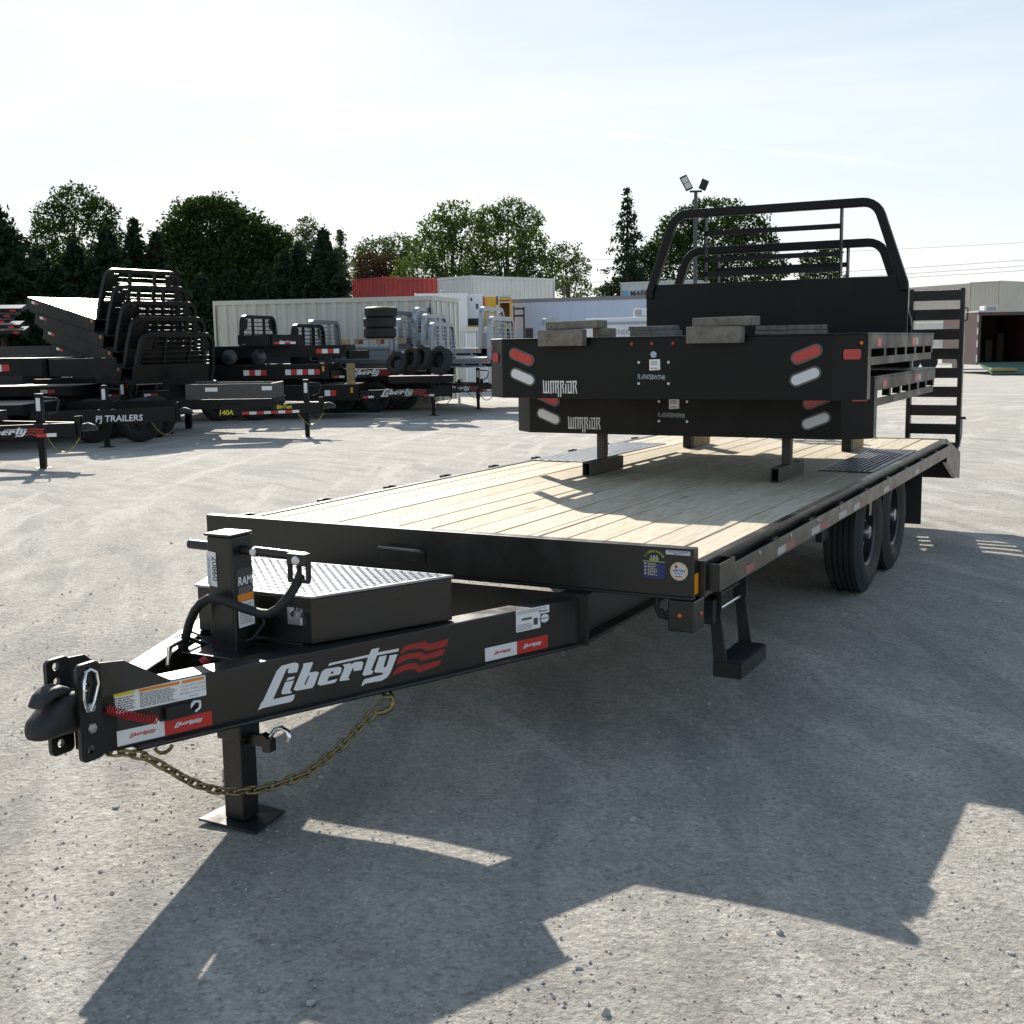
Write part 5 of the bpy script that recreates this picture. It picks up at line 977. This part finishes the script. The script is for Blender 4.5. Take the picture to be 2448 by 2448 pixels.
# travel trailer
RVW = mat('rv_white', (.66, .67, .69), .35)
a = at(1395, 820, 36); b = at(1640, 820, 35); d = b-a; d.z = 0; L_ = d.length
T = thing('camper_trailer', 'white camper trailer with grey lettering and roof air conditioner', 'camper', (a.x, a.y, 0), rot_to(d))
zr = 2.36
m = MB(); m.prism([(0, 0, .5), (L_, 0, .5), (L_, 0, zr-.08), (L_-.1, 0, zr), (.1, 0, zr), (0, 0, zr-.1)], (0, 2.2, 0)); m.obj('camper_body', RVW, T, bevel=.03); MB().box(-.02, L_+.02, -.025, -.001, zr-.20, zr-.12).obj('trim_strip', mat('rv_trim', (.30, .34, .42), .5), T)
text('lettering', 'JAY FEATHER', .22, INKG, T, frame((.33, -.012, zr-.50), (1, 0, 0), UP), shear=.1, sx=.85); link('round_badge', poly_mesh('badge', [[(math.cos(k*.4488)*.06, math.sin(k*.4488)*.07) for k in range(14)]], REDT, .002), T, M=frame((1.92, -.008, zr-.40), (1, 0, 0), UP))
AC = part('air_conditioner', T); m = MB(); m.prism([(1.35, .6, zr+.01), (2.2, .6, zr+.01), (2.05, .6, zr+.20), (1.9, .6, zr+.27), (1.42, .6, zr+.27), (1.35, .6, zr+.2)], (0, .7, 0)); m.obj('shroud', RVW, AC, bevel=.03); MB().box(1.40, 1.62, .59, .599, zr+.06, zr+.24).obj('grille', mat('rv_grille', (.35, .34, .33), .6), AC)
for x in (1.0, 1.8): 
    MB().lathe([(.0001, -.1), (.33, -.1), (.33, .1), (.0001, .1)], 16, Matrix.Translation((x, .15, .33)) @ Matrix.Rotation(math.pi/2, 4, 'Z')).obj('wheel', RUBBER, T)
# white box truck, red lights, yellow truck
def boxes(name, label, cat, px, D_, items, ang=0.):
    p = at(px, 820, D_); dd = RT*math.cos(ang)+FW*math.sin(ang); T = thing(name, label, cat, (p.x, p.y, 0), rot_to(dd))
    for n_, m_, b in items: MB().box(*b).obj(n_, m_, T, bevel=.015)
    return T
sc = 46/FPX
TW = mat('truck_white', (.72, .74, .76), .4); TY_ = mat('truck_yellow', (.62, .36, .02), .4); TGL = mat('truck_glass', (.03, .05, .06), .1)
T = boxes('camper_trailer', 'white camper with rounded roof behind the cream container doors', 'camper', 995, 44, (('camper_body', RVW, (0, 1.9, 0, 2.3, .4, 3.50)), ('roof_vent', ALU, (.95, 1.15, .5, .9, 3.501, 3.62)), ('side_stripe', mat('rv_trim', (.30, .34, .42)), (1.2, 1.6, -.01, -.001, 3.25, 3.28))), .1)
T = boxes('service_truck', 'white service truck tail with tall red and orange lights between containers', 'truck', 1107, 45, (('light_tower', REDL, (0, .17, -.06, .1, 3.0, 3.42)), ('light_tower', mat('orange_lens', (.7, .18, .01), .3), (0, .17, -.06, .1, 2.83, 2.995)), ('body', TW, (.19, .78, 0, 1.5, 2.6, 3.48)), ('window', TGL, (.30, .38, -.012, -.001, 3.25, 3.36)), ('window', TGL, (.50, .60, -.012, -.001, 2.95, 3.15)), ('deck', BLACKM, (.05, .80, -.1, 1.4, 2.35, 2.595)), ('wheel_box', TY_, (0, .8, -.12, 1.2, 2.05, 2.345)), ('chassis', BLACKM, (.0, .8, 0, 1.2, .4, 2.04)), ('corner_post', REDL, (.785, .84, -.05, .05, 2.7, 3.45))))
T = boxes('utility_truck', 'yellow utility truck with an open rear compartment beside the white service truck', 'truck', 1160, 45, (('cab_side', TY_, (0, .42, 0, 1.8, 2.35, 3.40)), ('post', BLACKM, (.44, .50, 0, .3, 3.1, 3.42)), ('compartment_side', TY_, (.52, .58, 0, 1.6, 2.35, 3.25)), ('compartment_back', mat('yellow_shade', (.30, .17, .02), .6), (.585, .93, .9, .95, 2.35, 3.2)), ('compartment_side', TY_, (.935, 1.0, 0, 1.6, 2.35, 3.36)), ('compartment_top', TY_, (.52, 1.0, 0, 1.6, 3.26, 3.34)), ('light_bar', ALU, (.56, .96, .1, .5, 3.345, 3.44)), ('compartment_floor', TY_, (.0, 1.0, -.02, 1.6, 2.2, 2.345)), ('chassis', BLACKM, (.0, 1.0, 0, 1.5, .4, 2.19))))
T = boxes('shipping_container', 'white container doors below the service truck', 'container', 1112, 42, (('door', mat('door_pale', (.55, .58, .62), .5), (0, .40, 0, .05, .2, 2.05)), ('door', mat('door_pale', (.55, .58, .62)), (.42, .80, 0, .05, .2, 2.05)), ('body', CGREY, (-.1, .9, .06, 2.4, .1, 2.25)), ('header', CGREY, (-.1, .9, -.01, .059, 2.08, 2.25))))
for x in (.05, .35, .47, .75): MB().tube([(x, -.02, .2), (x, -.02, 2.05)], .02, 5).obj('lock_rod', ZINC, T)
T = boxes('equipment_frame', 'black steel equipment frame in front of the pale blue van trailer', 'frame', 1228, 43, (('post', BLACKM, (0, .05, 0, .05, 0, 3.0)), ('post', BLACKM, (.35, .41, 0, .05, 0, 2.95)), ('rail', BLACKM, (.051, .349, 0, .05, 2.6, 2.68)), ('rail', BLACKM, (.051, .349, 0, .05, 2.85, 2.92)), ('panel', BLACKM, (.42, .70, 0, .05, 1.3, 2.2))))
# enclosed trailer with its rear ramp down, right edge
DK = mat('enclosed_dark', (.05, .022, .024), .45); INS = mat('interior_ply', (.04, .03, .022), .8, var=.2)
p = at(2337, 820, 57); T = thing('enclosed_trailer', 'dark red enclosed trailer at the right edge with its ramp door lowered', 'trailer', (p.x, p.y, 0), rot_to(RT)-.05)
W3 = 2.6
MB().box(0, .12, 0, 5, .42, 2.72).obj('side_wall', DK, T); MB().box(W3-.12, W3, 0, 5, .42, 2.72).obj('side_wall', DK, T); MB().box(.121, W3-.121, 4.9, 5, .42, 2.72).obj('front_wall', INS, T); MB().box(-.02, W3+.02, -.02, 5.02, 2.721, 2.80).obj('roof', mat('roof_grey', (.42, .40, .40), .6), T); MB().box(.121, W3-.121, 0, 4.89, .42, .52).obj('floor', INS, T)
MB().box(.121, W3-.121, 0, .06, 2.58, 2.72).obj('rear_header', DK, T)
for i in range(4): MB().box(.6+i*.2, .66+i*.2, -.012, -.001, 2.65, 2.69).obj('marker_light', REDL, T)
for z in (.55, 1.2, 1.75, 2.3): MB().box(-.03, -.001, -.03, .03, z, z+.3).obj('corner_trim', mat('trim_white', (.6, .6, .6), .5), T)
MB().prism([(.02, -.02, .47), (W3-.02, -.02, .47), (W3-.02, -1.9, .06), (.02, -1.9, .06)], (0, 0, .05)).obj('ramp_door', mat('ramp_green', (.10, .17, .13), .7, var=.2), T); MB().box(0, W3, -1.96, -1.905, .0, .05).obj('ramp_lip', BLACKM, T)
MB().box(.0, 1.1, -1.85, -1.6, .17, .32).obj('ramp_flap', mat('flap_tan', (.28, .24, .10), .7), T, bevel=.04)
AC2 = part('roof_air_conditioner', T); MB().box(.75, 1.35, 1.5, 2.2, 2.801, 3.03).obj('shroud', RVW, AC2, bevel=.03); MB().box(.85, 1.28, 1.49, 1.499, 2.83, 3.01).obj('grille', mat('rv_grille', (.35, .34, .33)), AC2)
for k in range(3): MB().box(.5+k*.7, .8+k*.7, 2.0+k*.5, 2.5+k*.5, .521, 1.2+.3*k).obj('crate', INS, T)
MB().lathe([(.0001, -.1), (.36, -.1), (.36, .1), (.0001, .1)], 16, Matrix.Translation((-.05, 2.6, .36))).obj('wheel', RUBBER, T)
# far flatbed seen through the ramp rungs, low scrub along the containers
q = at(2230, 830, 66); T = thing('flatbed_trailer', 'grey flatbed trailer seen through the ramp rungs', 'trailer', (q.x, q.y, 0), rot_to(RT)); MB().box(-2.4, 2.6, 0, 2.2, .95, 1.12).obj('deck', mat('far_grey', (.30, .29, .27), .7), T); MB().box(-2.4, 2.6, -.02, -.002, 1.9, 1.95).obj('top_rail', BLACKM, T)
for i in range(6): MB().box(-2.4+i*.98, -2.35+i*.98, -.02, .03, 1.121, 1.899).obj('stake', BLACKM, T)
for x in (-1.0, -.1): MB().lathe([(.0001, -.12), (.42, -.12), (.42, .12), (.0001, .12)], 16, Matrix.Translation((x, .2, .42)) @ Matrix.Rotation(math.pi/2, 4, 'Z')).obj('wheel', RUBBER, T)

# ---- twin-head light pole and overhead wires
p = at(1661, 820, 45); T = thing('light_pole', 'tall dark pole with two floodlights above the truck bed rack', 'light pole', (p.x, p.y, 0), rot_to(RT))
MB().tube([(0, 0, 0), (0, 0, 7.0)], [.09, .065], 10).obj('pole', mat('pole_dark', (.045, .05, .06), .5), T, smooth=60); MB().box(-.22, .22, -.03, .03, 7.001, 7.07).obj('crossarm', BLACKM, T)
for sx, h in ((-1, .72), (1, .5)):
    F_ = part('floodlight', T); F_.location = (sx*.22, 0, 7.10); F_.scale = (.82, .82, .82); F_.rotation_euler = (R(-20), sx*R(24), 0)
    MB().box(-.17, .17, -.04, .04, 0, h).obj('housing', BLACKM, F_, bevel=.02)
    if sx < 0:
        for k in range(2): MB().box(-.13, .13, -.049, -.041, .06+k*.3, .33+k*.3).obj('led_panel', mat('led_off', (.55, .54, .46), .4), F_)
for i, (ya, yb, D_) in enumerate(((632, 612, 88), (650, 625, 88), (646, 640, 92), (590, 578, 120))):
    a = at(-300, ya+18, D_); b = at(2900, yb-25, D_*1.1); pts = [a.lerp(b, k/16)+UP*(-1.6*math.sin(k/16*math.pi)) for k in range(17)]
    o = MB().tube(pts, .013, 5).obj('power_line', mat('cable_dark', (.08, .09, .10), .6)); tag(o, 'thin overhead cable crossing behind the trees, %s' % ('highest of the lower three', 'middle of the lower three', 'lowest one', 'far one at the right')[i], 'cable', 'overhead cables')

# ================================================================== trees
def leaf_cloud(lobes, size, dens, squash=1., up=.0):
    """lobes: (centre Vector, rx, rz); returns vertex array of small folded leaf clumps"""
    C = []
    for c, rx, rz in lobes:
        n = int(dens*rx*rz/(size*size)); v = RNG.normal(size=(n, 3)); v /= np.linalg.norm(v, axis=1)[:, None]; r = RNG.uniform(.25, 1, n)**.45
        r *= 1+.16*np.sin(v[:, 0]*7+c.x)*np.cos(v[:, 2]*6+c.y)+RNG.normal(0, .07, n)
        C.append(np.array(c)+v*r[:, None]*np.array([rx, rx*.85, rz]))
    return np.concatenate(C)
def leaf_mesh(name, C, size, m_, aspect=.55):
    n = len(C); a = RNG.normal(size=(n, 3)); a /= np.linalg.norm(a, axis=1)[:, None]; b = np.cross(a, RNG.normal(size=(n, 3))); b /= np.linalg.norm(b, axis=1)[:, None]
    s_ = size*RNG.uniform(.5, 1.25, n)[:, None]; q = np.stack([C-a*s_, C+b*s_*aspect, C+a*s_, C-b*s_*aspect], 1).reshape(-1, 3)
    me = bpy.data.meshes.new(name); me.from_pydata(q.tolist(), [], np.arange(4*n).reshape(-1, 4).tolist()); me.materials.append(m_); return me
def tree(label, px, D_, lobes, m_, size=.2, dens=2.2, name='broadleaf_tree', group='trees along the back of the yard', trunk=.28, bare=.0):
    p = at(px, 820, D_); p.z = 0; T = thing(name, label, 'tree', p, 0, group); k = D_/FPX
    Ls = []
    for lx, ly, rx, ry in lobes:
        c = at(lx, ly, D_+random.uniform(-1.5, 1.5))-p; Ls.append((c, rx*k, ry*k))
    link('crown', leaf_mesh('crown', leaf_cloud(Ls, size, dens), size, m_), T)
    top = max(c.z for c, _, _ in Ls); m = MB(); m.tube([(0, 0, -.1), (.1, 0, top*.4), (0, 0, top*.75)], [trunk, trunk*.7, trunk*.3], 8)
    for c, rx, rz in Ls: m.tube([(0, 0, top*.3), (c.x*.45, c.y*.45, (top*.35+c.z)*.5), tuple(c)], [trunk*.4, trunk*.22, .02], 5)
    m.obj('trunk', BARK, T, smooth=70); return T
def conifer(label, px, D_, ytop, ybot, halfw, m_=LF_CON, size=.16, droop=.25, gap=0., n=26, lean=0., name='conifer', dens=1.):
    p = at(px, 820, D_); p.z = 0; k = D_/FPX; zt = at(px, ytop, D_).z; zb = max(.3, at(px, ybot, D_).z); R_ = halfw*k
    T = thing(name, label, 'tree', p, 0, 'trees along the back of the yard'); C = []
    m = MB(); m.tube([(0, 0, -.1), (0, 0, zt*.6), (0, 0, zt)], [.22, .12, .015], 7)
    for i in range(n):
        f = (i+.5)/n; z = zt-(zt-zb)*f**.92; rad = R_*1.45*(f**.78)*(1+.22*math.sin(i*2.4))
        for j in range(7):
            a = j*.9+i*1.7+RNG.uniform(-.3, .3); rr_ = rad*RNG.uniform(.55, 1.2)
            if RNG.uniform() < gap: continue
            cnt = max(4, int(dens*30*rr_/(size*4)+6)); t = RNG.uniform(.1, 1, cnt)**.8
            C.append(np.stack([rr_*t*math.cos(a), rr_*t*math.sin(a), z-droop*rr_*t+.12*rr_*t**3], -1)+RNG.normal(0, size*.75, (cnt, 3)))
            if gap > .1: m.tube([(0, 0, z), (rr_*.9*math.cos(a), rr_*.9*math.sin(a), z-droop*rr_*.8)], [.03, .01], 4)
    link('crown', leaf_mesh('crown', np.concatenate(C), size, m_, .42), T); m.obj('trunk', BARK, T, smooth=70); return T
conifer('dark spruce at the left edge of the photo, its point just inside the frame', 12, 60, 492, 800, 125, n=30, dens=1.5)
tree('airy round maple rising above the spruces at the left', 180, 82, [(180, 480, 60, 36), (120, 520, 45, 35), (240, 515, 45, 38), (105, 570, 34, 34), (265, 560, 34, 36), (180, 545, 50, 30), (150, 600, 50, 30), (235, 605, 45, 30), (185, 640, 80, 40)], LF_MAPLE, 0.116, 11.87, trunk=.35)
for px, yt, hw_, D_, lab in ((60, 640, 70, 64, 'low dark spruce between the edge spruce and the maple'), (150, 640, 80, 61, 'low dark spruce in the gap below the airy maple'), (230, 620, 70, 64, 'low dark spruce beside the tilted bed pile'), (305, 600, 70, 65, 'low dark spruce behind the highest tilted bed rack'), (105, 590, 80, 62, 'broad dark spruce under the airy maple, left one'), (190, 575, 85, 63, 'broad dark spruce under the airy maple, right one'), (270, 540, 75, 62, 'dark spruce with slim top left of the round maple'), (335, 522, 62, 66, 'spruce with the highest slim top left of the dense round maple'), (385, 555, 70, 64, 'dark spruce standing before the dense round maple')):
    conifer(lab, px, D_, yt, 850, hw_, dens=1.6)
tree('dense round dark green maple, the broadest tree at the left', 520, 72, [(500, 560, 120, 85), (430, 620, 75, 90), (590, 600, 90, 90), (520, 650, 150, 90), (640, 640, 60, 80), (660, 580, 40, 40), (450, 700, 90, 70), (600, 710, 90, 70), (500, 500, 70, 30)], LF_MAPLE, 0.126, 20.88, trunk=.4)
tree('pale small crowned tree right of the dense round maple', 733, 78, [(733, 540, 26, 24), (715, 575, 30, 32), (750, 570, 26, 30), (730, 620, 45, 40)], LF_GREY, 0.106, 8.93)
for px, yt, hw_, D_, lab in ((420, 640, 70, 62, 'dark evergreen behind the gap left of the cream container'), (490, 660, 70, 63, 'dark evergreen above the left end of the cream container'), (560, 650, 75, 64, 'dark evergreen above the middle of the cream container'), (640, 640, 75, 63, 'dark evergreen above the black rack on the stack'), (690, 600, 55, 65, 'dark slim evergreen beside the arborvitae')):
    conifer(lab, px, D_, yt, 850, hw_, dens=1.8)
conifer('dense dark arborvitae left of the red container', 782, 66, 548, 860, 58, dens=2.6, n=34, droop=-.3); conifer('dense dark arborvitae, narrower one beside the broad maple', 722, 66, 585, 860, 50, dens=2.4, n=30, droop=-.3)
conifer('thin pale green conifer with gaps beside the arborvitae', 822, 82, 548, 800, 40, LF_GREY, gap=.3, n=22)
tree('grey green bushy tree above the red container', 915, 105, [(900, 600, 55, 35), (950, 590, 45, 32), (985, 610, 35, 35), (870, 620, 35, 30), (920, 640, 80, 35)], LF_GREY, 0.165, 8.37)
tree('low purple leaved tree behind the red container', 895, 92, [(880, 640, 45, 35), (930, 640, 40, 30), (900, 680, 70, 40)], LF_RED, 0.126, 11.16)
tree('tall light green tree, left of the pair behind the white container', 1085, 86, [(1085, 515, 50, 34), (1050, 545, 55, 32), (1110, 560, 60, 45), (1030, 590, 60, 36), (1080, 620, 85, 50), (1000, 650, 70, 45), (960, 690, 50, 35), (1120, 680, 80, 50)], LF_PALE, 0.130, 9.49, trunk=.35)
tree('tall light green tree, right of the pair behind the white container', 1215, 86, [(1215, 505, 45, 32), (1170, 525, 42, 36), (1260, 530, 40, 36), (1200, 575, 75, 45), (1270, 590, 50, 45), (1190, 640, 90, 50), (1290, 650, 60, 50), (1230, 690, 100, 40)], LF_PALE, 0.130, 10.60, trunk=.35)
tree('loose pale tree at the right end of the white container', 1360, 90, [(1350, 610, 42, 32), (1385, 640, 30, 32), (1340, 660, 50, 40), (1375, 690, 45, 35)], LF_GREY, 0.126, 7.25)
conifer('slender dark spruce with drooping branches left of the light pole', 1500, 78, 448, 830, 66, n=26, gap=.22, droop=.40, dens=.6)
tree('large open tree behind the truck bed headache racks', 1715, 88, [(1700, 510, 80, 36), (1620, 545, 50, 40), (1780, 540, 65, 38), (1600, 590, 45, 40), (1690, 580, 90, 45), (1810, 585, 55, 40), (1640, 650, 90, 55), (1760, 650, 90, 55), (1850, 640, 40, 35), (1700, 720, 120, 60)], LF_MAPLE, 0.130, 13.75, trunk=.35)
tree('small tree seen between the rack bars at the right', 1965, 92, [(1945, 630, 35, 28), (1985, 610, 26, 26), (1960, 665, 55, 30)], LF_MAPLE, 0.126, 15.18)
tree('low pale shrub left of the lettered container', 1460, 80, [(1455, 690, 26, 16), (1480, 680, 22, 18), (1440, 700, 30, 14), (1500, 720, 40, 22)], LF_GREY, 0.106, 8.37)
tree('dark shrub at the foot of the slender spruce', 1545, 82, [(1530, 640, 40, 40), (1560, 610, 30, 35), (1540, 700, 60, 40)], LF_MAPLE, 0.116, 15.18)
